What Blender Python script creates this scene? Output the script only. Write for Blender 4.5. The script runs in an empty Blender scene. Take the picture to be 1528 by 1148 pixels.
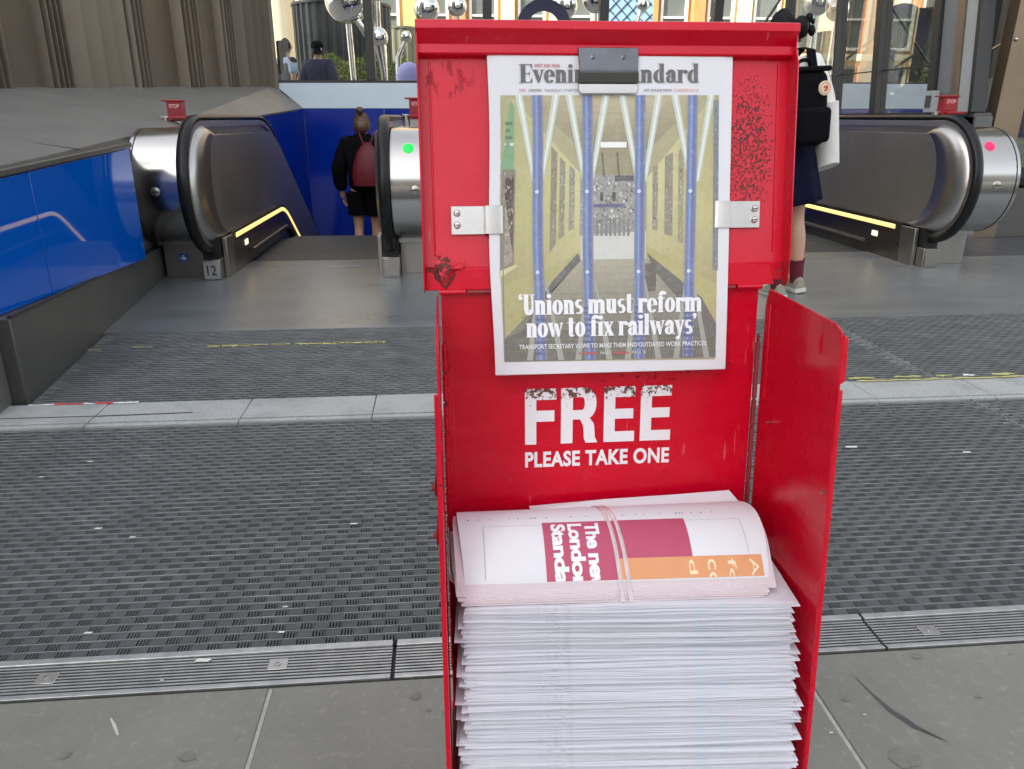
import bpy, bmesh, math, random
from mathutils import Vector, Matrix
from math import sin, cos, tan, pi, radians as R, atan2, sqrt
random.seed(7)
sc = bpy.context.scene
COL = sc.collection

# ------------------------------------------------------------------ camera
F_PX, IW, IH = 1148.0, 1528.0, 1148.0
CAM_H, TILT, YAW = 1.02, R(19.2), R(5.0)
cd = bpy.data.cameras.new('camera'); cam = bpy.data.objects.new('camera', cd); COL.objects.link(cam)
cd.sensor_fit = 'HORIZONTAL'; cd.sensor_width = 36.0; cd.lens = 36.0 * F_PX / IW
cd.clip_start = 0.02; cd.clip_end = 2000
cam.location = (0, 0, CAM_H); cam.rotation_euler = (pi / 2 - TILT, 0, -YAW)
sc.camera = cam

# ------------------------------------------------------------------ sky, sun, exposure
SUN_EL, SUN_AZ = R(41), R(235)          # azimuth clockwise from +Y: behind the viewer, to the left
w = bpy.data.worlds.new('World'); sc.world = w; w.use_nodes = True
nt = w.node_tree
sky = nt.nodes.new('ShaderNodeTexSky'); sky.sky_type = 'NISHITA'; sky.sun_disc = False
sky.sun_elevation = SUN_EL; sky.sun_rotation = SUN_AZ
sky.air_density = 1.0; sky.dust_density = 2.5; sky.ozone_density = 0.6
hs = nt.nodes.new('ShaderNodeHueSaturation'); hs.inputs['Saturation'].default_value = 0.30
bg = nt.nodes['Background']; bg.inputs['Strength'].default_value = 0.13
nt.links.new(sky.outputs[0], hs.inputs['Color']); nt.links.new(hs.outputs[0], bg.inputs['Color'])
sd = bpy.data.lights.new('sun', 'SUN'); sun = bpy.data.objects.new('sun', sd); COL.objects.link(sun)
sd.energy = 3.6; sd.angle = R(0.5); sd.color = (1.0, 0.93, 0.82)
sdir = Vector((sin(SUN_AZ) * cos(SUN_EL), cos(SUN_AZ) * cos(SUN_EL), sin(SUN_EL)))
sun.rotation_euler = sdir.to_track_quat('Z', 'Y').to_euler(); sun.location = (-15, -12, 25)
vs = sc.view_settings
vs.view_transform = 'Standard'; vs.look = 'None'; vs.exposure = 1.95; vs.gamma = 1.0; vs.use_curve_mapping = False

# ------------------------------------------------------------------ material helpers
class G:
    """small helper to wire a node graph"""
    def __init__(s, name):
        s.m = bpy.data.materials.new(name); s.m.use_nodes = True
        s.t = s.m.node_tree; s.b = s.t.nodes['Principled BSDF']; s.out = s.t.nodes['Material Output']
        s.tc = s.t.nodes.new('ShaderNodeTexCoord'); s.co = s.tc.outputs['Object']
    def n(s, k): return s.t.nodes.new(k)
    def put(s, v, sock):
        if hasattr(v, 'links'): s.t.links.new(v, sock)
        else: sock.default_value = v
    def math(s, op, a, b=0.0, c=0.0):
        n = s.n('ShaderNodeMath'); n.operation = op
        s.put(a, n.inputs[0]); s.put(b, n.inputs[1]); s.put(c, n.inputs[2]); return n.outputs[0]
    def sep(s, v=None):
        n = s.n('ShaderNodeSeparateXYZ'); s.t.links.new(v or s.co, n.inputs[0]); return n.outputs
    def scale(s, vec, v=None):
        n = s.n('ShaderNodeMapping'); n.inputs['Scale'].default_value = vec
        s.t.links.new(v or s.co, n.inputs[0]); return n.outputs[0]
    def noise(s, scale, detail=4, rough=0.55, v=None, dist=0.0):
        n = s.n('ShaderNodeTexNoise'); n.inputs['Scale'].default_value = scale; n.inputs['Detail'].default_value = detail
        n.inputs['Roughness'].default_value = rough; n.inputs['Distortion'].default_value = dist
        s.t.links.new(v or s.co, n.inputs['Vector']); return n.outputs['Fac']
    def wave(s, scale, v=None, d='X', dist=0.0):
        n = s.n('ShaderNodeTexWave'); n.bands_direction = d; n.inputs['Scale'].default_value = scale
        n.inputs['Distortion'].default_value = dist; s.t.links.new(v or s.co, n.inputs['Vector']); return n.outputs['Fac']
    def ramp(s, f, a, b):          # smooth step a..b
        n = s.n('ShaderNodeMapRange'); n.interpolation_type = 'SMOOTHSTEP'
        s.put(f, n.inputs[0]); n.inputs[1].default_value = a; n.inputs[2].default_value = b; return n.outputs[0]
    def rng(s, f, lo, hi):
        n = s.n('ShaderNodeMapRange'); s.put(f, n.inputs[0]); n.inputs[3].default_value = lo; n.inputs[4].default_value = hi
        return n.outputs[0]
    def mix(s, f, a, b):
        n = s.n('ShaderNodeMix'); n.data_type = 'RGBA'
        s.put(f, n.inputs[0])
        for v, i in ((a, 6), (b, 7)):
            s.put(v if hasattr(v, 'links') else (v[0], v[1], v[2], 1), n.inputs[i])
        return n.outputs[2]
    def ell(s, c, r):              # soft ellipse mask, 1 inside; None ignores an axis
        o = s.sep(); acc = None
        for i in range(3):
            if r[i] is None: continue
            d = s.math('DIVIDE', s.math('SUBTRACT', o[i], c[i]), r[i]); q = s.math('MULTIPLY', d, d)
            acc = q if acc is None else s.math('ADD', acc, q)
        return s.math('SUBTRACT', 1.0, acc)
    def bump(s, h, dist, strength=0.5):
        n = s.n('ShaderNodeBump'); n.inputs['Distance'].default_value = dist; n.inputs['Strength'].default_value = strength
        s.put(h, n.inputs['Height']); s.t.links.new(n.outputs[0], s.b.inputs['Normal']); return n
    def set(s, **k):
        names = dict(col='Base Color', rough='Roughness', metal='Metallic', spec='Specular IOR Level', coat='Coat Weight', coatr='Coat Roughness')
        for a, v in k.items():
            sock = s.b.inputs[names.get(a, a)]
            if a == 'col' and not hasattr(v, 'links'): v = (v[0], v[1], v[2], 1)
            s.put(v, sock)
        return s

def mat(name, col, rough=0.5, metal=0.0, ns=8, na=0.15, rv=0.08, bump=0.0, bs=60, coat=0.0, stretch=None, spec=0.5):
    g = G(name)
    v = g.scale(stretch) if stretch else None
    n = g.noise(ns, 5, 0.6, v)
    g.set(col=g.mix(g.rng(n, -.15, 1.15), [c * (1 - na) for c in col], [min(1, c * (1 + na)) for c in col]),
          rough=g.rng(g.noise(ns * 2.3, 4, .6, v), max(0.02, rough - rv), min(1, rough + rv)), metal=metal, coat=coat, spec=spec)
    if bump: g.bump(g.noise(bs, 3, .6, v), bump)
    return g.m

def emit(name, col, s):
    g = G(name); g.set(col=col, rough=0.4)
    g.b.inputs['Emission Color'].default_value = (*col, 1); g.b.inputs['Emission Strength'].default_value = s
    return g.m

def glass(name, tint, refl=0.06, rough=0.02, rmax=0.8):
    m = bpy.data.materials.new(name); m.use_nodes = True; t = m.node_tree
    t.nodes.remove(t.nodes['Principled BSDF'])
    tr = t.nodes.new('ShaderNodeBsdfTransparent'); tr.inputs[0].default_value = (*tint, 1)
    gl = t.nodes.new('ShaderNodeBsdfGlossy'); gl.inputs['Roughness'].default_value = rough
    fr = t.nodes.new('ShaderNodeFresnel'); fr.inputs[0].default_value = 1.5
    mr = t.nodes.new('ShaderNodeMapRange'); mr.inputs[1].default_value = 0.04; mr.inputs[3].default_value = refl; mr.inputs[4].default_value = rmax
    mx = t.nodes.new('ShaderNodeMixShader')
    t.links.new(fr.outputs[0], mr.inputs[0]); t.links.new(mr.outputs[0], mx.inputs[0])
    t.links.new(tr.outputs[0], mx.inputs[1]); t.links.new(gl.outputs[0], mx.inputs[2])
    t.links.new(mx.outputs[0], t.nodes['Material Output'].inputs[0])
    return m

# ------------------------------------------------------------------ mesh helpers
def wloc(o):
    v = Vector((0, 0, 0))
    while o: v += o.location; o = o.parent
    return v

class MB:
    def __init__(s): s.v = []; s.f = []
    def add(s, vs, fs):
        k = len(s.v); s.v += [tuple(p) for p in vs]; s.f += [tuple(i + k for i in f) for f in fs]; return s
    def box(s, x0, x1, y0, y1, z0, z1):
        return s.add([(x0, y0, z0), (x1, y0, z0), (x1, y1, z0), (x0, y1, z0), (x0, y0, z1), (x1, y0, z1), (x1, y1, z1), (x0, y1, z1)],
                     [(3, 2, 1, 0), (4, 5, 6, 7), (0, 1, 5, 4), (1, 2, 6, 5), (2, 3, 7, 6), (3, 0, 4, 7)])
    def hexa(s, p):        # 8 points, order as box
        return s.add(p, [(3, 2, 1, 0), (4, 5, 6, 7), (0, 1, 5, 4), (1, 2, 6, 5), (2, 3, 7, 6), (3, 0, 4, 7)])
    def quad(s, a, b, c, d): return s.add([a, b, c, d], [(0, 1, 2, 3)])
    def prism(s, poly, d):  # closed prism: polygon of 3d points moved by vector d
        n = len(poly); d = Vector(d)
        return s.add([Vector(p) for p in poly] + [Vector(p) + d for p in poly],
                     [tuple(range(n - 1, -1, -1)), tuple(range(n, 2 * n))] + [(i, (i + 1) % n, n + (i + 1) % n, n + i) for i in range(n)])
    def rings(s, rings, closed=True, caps=True):
        n = len(rings[0]); k = len(s.v)
        vs = [p for r in rings for p in r]; fs = []
        for a in range(len(rings) - 1):
            for i in range(n if closed else n - 1):
                j = (i + 1) % n
                fs.append((a * n + i, a * n + j, (a + 1) * n + j, (a + 1) * n + i))
        if caps and closed:
            fs.append(tuple(range(n - 1, -1, -1))); fs.append(tuple((len(rings) - 1) * n + i for i in range(n)))
        return s.add(vs, fs)
    def tube(s, pts, r, n=10, caps=True):
        pts = [Vector(p) for p in pts]; rs = r if isinstance(r, (list, tuple)) else [r] * len(pts); rings = []
        up = Vector((0, 0, 1))
        for i, p in enumerate(pts):
            d = (pts[min(i + 1, len(pts) - 1)] - pts[max(i - 1, 0)]).normalized()
            a = d.cross(up)
            if a.length < 1e-3: a = d.cross(Vector((0, 1, 0)))
            a.normalize(); b = a.cross(d)
            rings.append([p + (a * cos(2 * pi * k / n) + b * sin(2 * pi * k / n)) * rs[i] for k in range(n)])
        return s.rings(rings, True, caps)
    def ball(s, c, r, nu=16, nv=10):
        c = Vector(c); rr = r if isinstance(r, (list, tuple)) else (r, r, r)
        rings = []
        for j in range(nv + 1):
            t = pi * j / nv; q = max(sin(t), 1e-3)
            rings.append([c + Vector((rr[0] * q * cos(2 * pi * i / nu), rr[1] * q * sin(2 * pi * i / nu), -rr[2] * cos(t))) for i in range(nu)])
        return s.rings(rings)
    def build(s, name, m, parent=None, smooth=False, bevel=0.0, angle=35, solid=0.0, seg=2):
        me = bpy.data.meshes.new(name)
        o = wloc(parent) if parent else Vector((0, 0, 0))
        me.from_pydata([tuple(Vector(p) - o) for p in s.v], [], s.f)
        me.materials.append(m); me.update()
        ob = bpy.data.objects.new(name, me); COL.objects.link(ob)
        if parent: ob.parent = parent
        if smooth or bevel:
            for p in me.polygons: p.use_smooth = True
            me.set_sharp_from_angle(angle=R(angle))
        if solid:
            md = ob.modifiers.new('solid', 'SOLIDIFY'); md.thickness = solid; md.offset = 0
        if bevel:
            md = ob.modifiers.new('bevel', 'BEVEL'); md.width = bevel; md.segments = seg; md.limit_method = 'ANGLE'; md.angle_limit = R(40)
            md.harden_normals = False
        return ob

def empty(name, loc, label, cat, group=None):
    o = bpy.data.objects.new(name, None); COL.objects.link(o); o.location = loc; o.empty_display_size = .1
    return tag(o, label, cat, group)
def tag(o, label, cat, group=None):
    o['label'] = label; o['category'] = cat
    if group: o['group'] = group
    return o
def struct(o): o['kind'] = 'structure'; return o
def stuff(o): o['kind'] = 'stuff'; return o
def copy_obj(src, parent, loc):
    c = src.copy(); COL.objects.link(c); c.parent = parent; c.location = loc; return c

def text_mesh(body, size=1.0, offset=0.0, align='LEFT', space=1.0, ext=0.0):
    cu = bpy.data.curves.new('t', 'FONT'); cu.body = body; cu.size = size; cu.offset = offset; cu.align_x = align
    cu.space_character = space; cu.resolution_u = 4; cu.extrude = ext
    ob = bpy.data.objects.new('t', cu); COL.objects.link(ob)
    dg = bpy.context.evaluated_depsgraph_get(); dg.update()
    me = bpy.data.meshes.new_from_object(ob.evaluated_get(dg))
    vs = [tuple(v.co) for v in me.vertices]; fs = [tuple(p.vertices) for p in me.polygons]
    bpy.data.objects.remove(ob); bpy.data.curves.remove(cu); bpy.data.meshes.remove(me)
    return vs, fs
def fit_text(body, width, height, offset=0.0, space=1.0):
    """text scaled to fill width x height, origin at lower left"""
    vs, fs = text_mesh(body, 1.0, offset, 'LEFT', space)
    x0 = min(v[0] for v in vs); x1 = max(v[0] for v in vs); y0 = min(v[1] for v in vs); y1 = max(v[1] for v in vs)
    return [((v[0] - x0) / (x1 - x0) * width, (v[1] - y0) / (y1 - y0) * height) for v in vs], fs

# ------------------------------------------------------------------ materials
def red_paint(name, lid):
    g = G(name)
    n = g.noise(5, 5, .6)
    col = g.mix(g.rng(n, -.1, 1.1), (.52, .0005, .015), (.63, .0010, .023))
    fade = g.ramp(g.noise(14, 6, .7), .52, .8)
    col = g.mix(g.math('MULTIPLY', fade, .10), col, (.72, .10, .12))
    rough = g.rng(g.noise(22, 4, .6), .18, .36)
    # fine scratches running mostly upright
    sv = g.scale((150, 150, 6)); sn = g.noise(1.0, 2, .5, sv)
    scr = g.ramp(sn, .70, .76)
    col = g.mix(g.math('MULTIPLY', scr, .25), col, (.80, .30, .32))
    gm = g.math('MULTIPLY', g.ramp(g.noise(6, 7, .75, g.scale((1, 1, .45))), .50, .80), .35)
    col = g.mix(gm, col, (.30, .004, .010))
    if lid:
        m = g.ell((.174, 0, .982), (.030, None, .080))
        chip = g.math('MULTIPLY', g.ramp(g.math('ADD', g.noise(390, 3, .62, g.scale((1, 1, .8))), g.math('MULTIPLY', g.ramp(m, -.8, 1.0), .15)), .655, .70), g.ramp(m, -.7, .2))
        m2 = g.ell((-.205, 0, .847), (.016, None, .014))
        r2 = g.math('MULTIPLY', g.ramp(g.math('ADD', g.noise(120, 6, .7), g.math('MULTIPLY', m2, .12)), .54, .60), g.ramp(m2, -.8, .1))
        m3 = g.ell((-.205, 0, 1.062), (.045, None, .024))
        r3 = g.math('MULTIPLY', g.ramp(g.noise(90, 6, .7, g.scale((1, 1, .35))), .52, .60), g.ramp(m3, -.4, .5))
        m5 = g.ell((.222, 0, .836), (.010, None, .016))
        r5 = g.math('MULTIPLY', g.ramp(g.noise(150, 6, .7), .50, .58), g.ramp(m5, -.4, .5))
        allr = g.math('MAXIMUM', g.math('MAXIMUM', chip, r2), g.math('MAXIMUM', g.math('MULTIPLY', r3, .55), g.math('MULTIPLY', r5, .8)))
        m4 = g.ell((.176, 0, .98), (.06, None, .11))
        col = g.mix(g.math('MULTIPLY', g.ramp(m4, -.3, .9), .10), col, (.72, .13, .16))
        rust = g.mix(g.noise(60, 3), (.045, .020, .018), (.16, .055, .045))
        col = g.mix(allr, col, rust); rough = g.mix(allr, rough, (.8, .8, .8))
        g.bump(g.math('ADD', g.math('MULTIPLY', allr, -1.0), g.math('MULTIPLY', g.noise(7, 2), 3.0)), .0012, .7)
    else:
        m = g.ell((.055, 0, .715), (.12, None, .016))
        r = g.math('MULTIPLY', g.ramp(g.noise(140, 6, .7), .58, .64), g.ramp(m, -.5, .3))
        m2 = g.ell((-.207, 0, .70), (.012, None, .10))
        r = g.math('MAXIMUM', r, g.math('MULTIPLY', g.math('MULTIPLY', g.ramp(g.noise(110, 5, .7), .60, .64), g.ramp(m2, -.4, .4)), .8))
        col = g.mix(r, col, (.07, .014, .010)); rough = g.mix(r, rough, (.75, .75, .75))
        g.bump(g.math('ADD', g.math('MULTIPLY', r, -1), g.math('MULTIPLY', g.noise(7, 2, v=g.scale((1, 1, 2.2))), 6.0)), .0012, .7)
    g.set(col=col, rough=rough, coat=.12, coatr=.10, spec=.30)
    return g.m
RED_LID = red_paint('red_lid_paint', True); RED = red_paint('red_body_paint', False)
RED_PLASTIC = mat('red_plastic', (.30, .008, .012), .35, na=.1)
DKRED = mat('dark_red_rusty_paint', (.22, .01, .015), .5, na=.3, ns=60)
STEEL = mat('brushed_steel', (.50, .48, .45), .19, 1.0, ns=2, na=.05, rv=.03)
STEEL_V = mat('satin_steel', (.45, .43, .40), .34, 1.0, ns=12, na=.12, rv=.07)
CLIP = mat('clip_steel', (.13, .133, .14), .30, 1.0, ns=40, na=.2, rv=.10)  # dark reflection on the upper clip is put into this colour
CLIP_L = mat('bracket_steel', (.60, .58, .55), .36, 1.0, ns=50, na=.12, rv=.08)
DARKSTRIP = mat('dark_rubber_strip', (.05, .048, .042), .45)
RAILBLK = mat('handrail_rubber', (.008, .008, .008), .34, na=.2, ns=6, rv=.03, spec=.28)
PANELDK = mat('dark_balustrade_steel', (.20, .18, .15), .24, .35, ns=2, na=.2, rv=.04)
SKIRT = mat('skirt_steel', (.20, .18, .155), .30, 1.0, ns=5, na=.2)
PEDESTAL = mat('pedestal_steel', (.34, .32, .29), .38, 1.0, ns=8, na=.12)
BLACK = mat('black_void', (.006, .006, .006), .6)
BRUSH = mat('brush_black', (.02, .022, .024), .35, ns=80, na=.3)
LIGHT = emit('strip_light', (1.0, .70, .22), .36)
LIGHTW = emit('small_lamp', (1.0, .86, .60), .30)
GREEN = emit('green_lamp', (.0, .95, .06), .20)
REDL = emit('red_lamp', (.95, .01, .08), .21)
WHITE = mat('white_paint', (.78, .78, .80), .5, ns=30, na=.04)
INK = mat('black_ink', (.03, .03, .035), .7)
CONC = None
def concrete():
    g = G('paving_concrete')
    a = g.noise(3.2, 7, .62); b = g.noise(55, 5, .65); c = g.noise(14, 6, .7)
    col = g.mix(g.rng(a, -.1, 1.1), (.118, .117, .100), (.216, .209, .173))
    col = g.mix(g.math('MULTIPLY', g.ramp(b, .5, .75), .35), col, (.32, .31, .27))
    col = g.mix(g.math('MULTIPLY', g.ramp(c, .63, .74), .65), col, (.085, .085, .08))
    sp = g.ramp(g.noise(9, 3, .5, dist=1.0), .73, .76)
    col = g.mix(g.math('MULTIPLY', sp, .6), col, (.07, .07, .065))
    g.set(col=col, rough=g.rng(b, .50, .72)); g.bump(g.noise(140, 5, .7), .0012, .5); return g.m
CONC = concrete()
def granite():
    g = G('pale_granite')
    a = g.noise(260, 3, .7); b = g.noise(4, 6, .7); c = g.noise(26, 6, .7)
    col = g.mix(g.ramp(a, .35, .65), (.26, .27, .26), (.43, .44, .425))
    col = g.mix(g.math('MULTIPLY', g.ramp(b, .44, .70), .60), col, (.19, .195, .185))
    col = g.mix(g.math('MULTIPLY', g.ramp(c, .64, .74), .6), col, (.13, .13, .125))
    g.set(col=col, rough=.6); g.bump(a, .0006, .4); return g.m
GRANITE = granite()
def rubber(name, lo, hi):
    g = G(name)
    oi = g.n('ShaderNodeObjectInfo')
    geo = g.n('ShaderNodeNewGeometry')
    big = g.noise(1.6, 6, .65, geo.outputs['Position']); fine = g.noise(90, 5, .7, geo.outputs['Position'])
    tile = g.noise(21, 1, .5, geo.outputs['Position'])
    f = g.math('ADD', g.math('MULTIPLY', big, .55), g.math('MULTIPLY', fine, .45))
    f = g.math('ADD', g.math('MULTIPLY', f, .75), g.math('MULTIPLY', tile, .25))
    col = g.mix(g.ramp(f, .28, .74), lo, hi)
    col = g.mix(g.math('MULTIPLY', g.ramp(g.noise(420, 2, .6, geo.outputs['Position']), .66, .72), .35), col, (.22, .22, .21))
    g.set(col=col, rough=g.rng(fine, .52, .75))
    sp = g.sep(geo.outputs['Position'])
    st = g.math('SINE', g.math('MULTIPLY', sp[1], 2 * pi / .0032))
    g.bump(g.math('ADD', g.math('MULTIPLY', st, .6), fine), .0007, .7); return g.m
RUBBER = rubber('mat_rubber', (.038, .044, .046), (.094, .102, .101))
MATBASE = mat('mat_tray', (.030, .031, .032), .8)
ALU = mat('worn_aluminium', (.42, .42, .405), .40, .85, ns=25, na=.35, rv=.15, bump=.0004, bs=200)
ALU_STRIP = mat('mat_wire_aluminium', (.30, .31, .30), .42, .30, ns=9, na=.7, rv=.15)
GROOVE = mat('drain_shadow_gap', (.035, .036, .036), .75)
def plate_mat():
    g = G('scuffed_floor_steel')
    a = g.noise(2.2, 6, .65, g.scale((.6, 2.2, 1))); b = g.noise(30, 5, .7, g.scale((.35, 3, 1))); c = g.noise(8, 5, .6)
    col = g.mix(g.rng(a, -.1, 1.1), (.15, .162, .166), (.255, .268, .272))
    col = g.mix(g.math('MULTIPLY', g.ramp(b, .60, .78), .45), col, (.34, .35, .35))
    g.set(col=col, metal=.40, rough=g.math('ADD', g.rng(a, .22, .38), g.math('MULTIPLY', g.ramp(c, .5, .8), .10)))
    g.bump(b, .0006, .35); return g.m
PLATE = plate_mat()
BLUE = mat('blue_glass_panel', (.0, .085, .44), .03, ns=2, na=.06, rv=.01, coat=.0, spec=.55)
BLUE_DEEP = mat('blue_wall_panel', (.0, .020, .25), .14, ns=2, na=.15, rv=.04, coat=.4)
PLINTH = mat('dark_grey_plinth', (.085, .083, .076), .42, .3, ns=3, na=.18)
POSTG = mat('grey_metal_post', (.15, .147, .135), .45, .4, ns=4, na=.1)
LEDGE = mat('grey_sloping_ledge', (.165, .162, .147), .48, ns=1.6, na=.25, bump=.0008, bs=30)
PALE = mat('pale_blue_ledge', (.42, .50, .55), .35, ns=2, na=.12)
SLAT = mat('bronze_slat', (.160, .128, .090), .40, .35, ns=1.5, na=.15)
MULL = mat('dark_mullion', (.020, .020, .018), .4)
BRONZE = mat('bronze_column', (.26, .20, .14), .36, .8, ns=3, na=.2)
GREYPANEL = mat('light_grey_panel', (.36, .38, .38), .4, ns=3, na=.1)
MIDPANEL = mat('mid_grey_panel', (.17, .18, .185), .4, ns=3, na=.1)
DKGLASSWALL = mat('dark_interior_wall', (.050, .052, .046), .4, ns=2, na=.3)
GLASS = glass('clear_glass', (.95, .96, .95), .018)
GLASS_DK = glass('tinted_glass', (.62, .66, .63), .10, .015, .7)

# ------------------------------------------------------------------ the ground
def slab_field(root, name, rects, z0, z1, m, bevel=.002):
    for (x0, x1, y0, y1) in rects:
        MB().box(x0, x1, y0, y1, z0, z1).build(name, m, root, bevel=bevel, seg=1)

gr = MB()
Zg = -.06
for (a, b, c, d) in [(-300, 300, -300, 3.0), (-300, -2.0, 3.0, 10.6), (5.2, 300, 3.0, 10.6)]:
    gr.quad((a, c, Zg), (b, c, Zg), (b, d, Zg), (a, d, Zg))
gr.quad((-300, 10.95, .45), (300, 10.95, .45), (300, 400, .45), (-300, 400, .45))
struct(gr.build('ground', mat('city_ground', (.20, .195, .18), .8, ns=.8, na=.2)))

pav = struct(MB().box(-14, 14, -16, 1.225, -.05, -.012).build('pavement', GROOVE))
JX = -.355; rects = []
xs = [JX + .004 + k * 1.02 for k in range(-6, 8)]
ys = [1.222, .42, -.4, -1.2, -2.0, -2.8]
for j in range(len(ys) - 1):
    sh = 0 if j % 2 == 0 else .5
    for k in range(len(xs) - 1):
        if j > 1 and (xs[k] < -4 or xs[k] > 4): continue
        rects.append((xs[k] + sh + .0035, xs[k + 1] + sh - .0035, ys[j + 1] + .0035, ys[j]))
slab_field(pav, 'paving_slab', rects, -.011, 0, CONC, .0025)
MB().box(-14, 14, -15.9, -2.803, -.011, -.001).build('far_paving', CONC, pav)
# joint filler between slabs
FILL = mat('joint_mortar', (.33, .33, .30), .85, ns=60, na=.3)
MB().box(-6.6, 7.2, -2.8, 1.2215, -.0115, -.0026).build('joint_filler', FILL, pav)
SCUFF = mat('scuff_dark', (.055, .056, .055), .7, ns=80, na=.5)
SCUFFW = mat('scuff_white', (.42, .42, .38), .7, ns=60, na=.2)
def gnd(px, py, z=0.0):
    """point of the floor under a place in the picture (used to survey the floor marks)"""
    fw = Vector((sin(YAW) * cos(TILT), cos(YAW) * cos(TILT), -sin(TILT))); r = Vector((cos(YAW), -sin(YAW), 0)); u = r.cross(fw)
    d = fw + r * ((px - 764) / F_PX) - u * ((py - 574) / F_PX)
    return Vector((0, 0, CAM_H)) + d * ((z - CAM_H) / d.z)
def streak(pts, ws, name, m, parent, z):
    ps = [gnd(*p) for p in pts]; L = []; Q = []
    for i, p in enumerate(ps):
        d = (ps[min(i + 1, len(ps) - 1)] - ps[max(i - 1, 0)]); d.z = 0; d.normalize(); nrm = Vector((-d.y, d.x, 0))
        L.append(p + nrm * ws[i] + Vector((0, 0, z))); Q.append(p - nrm * ws[i] + Vector((0, 0, z)))
    b = MB(); b.rings([L, Q], closed=False, caps=False); return b.build(name, m, parent)
streak([(1275, 1010), (1300, 1035), (1330, 1062), (1365, 1085), (1415, 1108)], [.0004, .002, .005, .005, .0006], 'scuff', SCUFF, pav, .0012)
streak([(1340, 1064), (1372, 1088), (1400, 1102)], [.0004, .0014, .0004], 'scuff', SCUFF, pav, .0018)
streak([(165, 1072), (171, 1084), (176, 1098)], [.0012, .003, .002], 'scuff', SCUFFW, pav, .0012)
for (a, b, r) in [(1368, 980, .012), (1262, 1044, .008), (98, 1128, .010), (280, 1130, .014), (620, 1040, .012), (1350, 1130, .03), (640, 1060, .005), (1460, 1040, .006)]:
    c = gnd(a, b); o = MB()
    o.add([(c.x + r * cos(t) * random.uniform(.7, 1.2), c.y + r * .8 * sin(t) * random.uniform(.7, 1.2), .0013) for t in [k * 2 * pi / 14 for k in range(14)]], [tuple(range(14))])
    o.build('gum_spot', mat('gum_spot', (.150, .150, .130), .8, ns=50, na=.3) if 'gum_spot' not in bpy.data.materials else bpy.data.materials['gum_spot'], pav)

# grating of aluminium bars along the paving edge
Y0, Y1 = 1.226, 1.338
gt = struct(MB().box(-6, 8, Y0, Y1, -.05, -.014).build('drain_grating', GROOVE))
secs = [(-5.5, -2.62), (-2.612, -.128), (-.120, .868), (.874, 3.3), (3.306, 6.5)]
nb = 10
for si, (a, b) in enumerate(secs):
    MB().box(a, b, Y0, Y0 + .0075, -.013, .003).build('edge_bar', ALU, gt, bevel=.001)
    MB().box(a, b, Y1 - .017, Y1, -.013, .005).build('edge_bar', ALU, gt, bevel=.0015)
    pitch = (Y1 - .017 - Y0 - .0075) / nb
    for k in range(nb):
        y = Y0 + .0075 + (k + .5) * pitch
        MB().box(a, b, y - .0021, y + .0021, -.013, .0005).build('bar', ALU, gt)
for px_ in (70, 415, 1385, 1170):
    c = gnd(px_, {70: 1013, 415: 992, 1385: 941, 1170: 950}[px_])
    pl_ = MB().box(c.x - .019, c.x + .019, c.y - .016, c.y + .016, -.010, .0022).build('fixing_plate', STEEL_V, gt, bevel=.001)
    b = MB(); b.rings([[(c.x + r * cos(t), c.y + r * sin(t), z) for t in [k * pi / 8 for k in range(16)]] for r, z in ((.0065, .002), (.0065, .0038), (.003, .0040), (.0028, .0026))])
    b.build('screw', STEEL_V, pl_)

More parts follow.
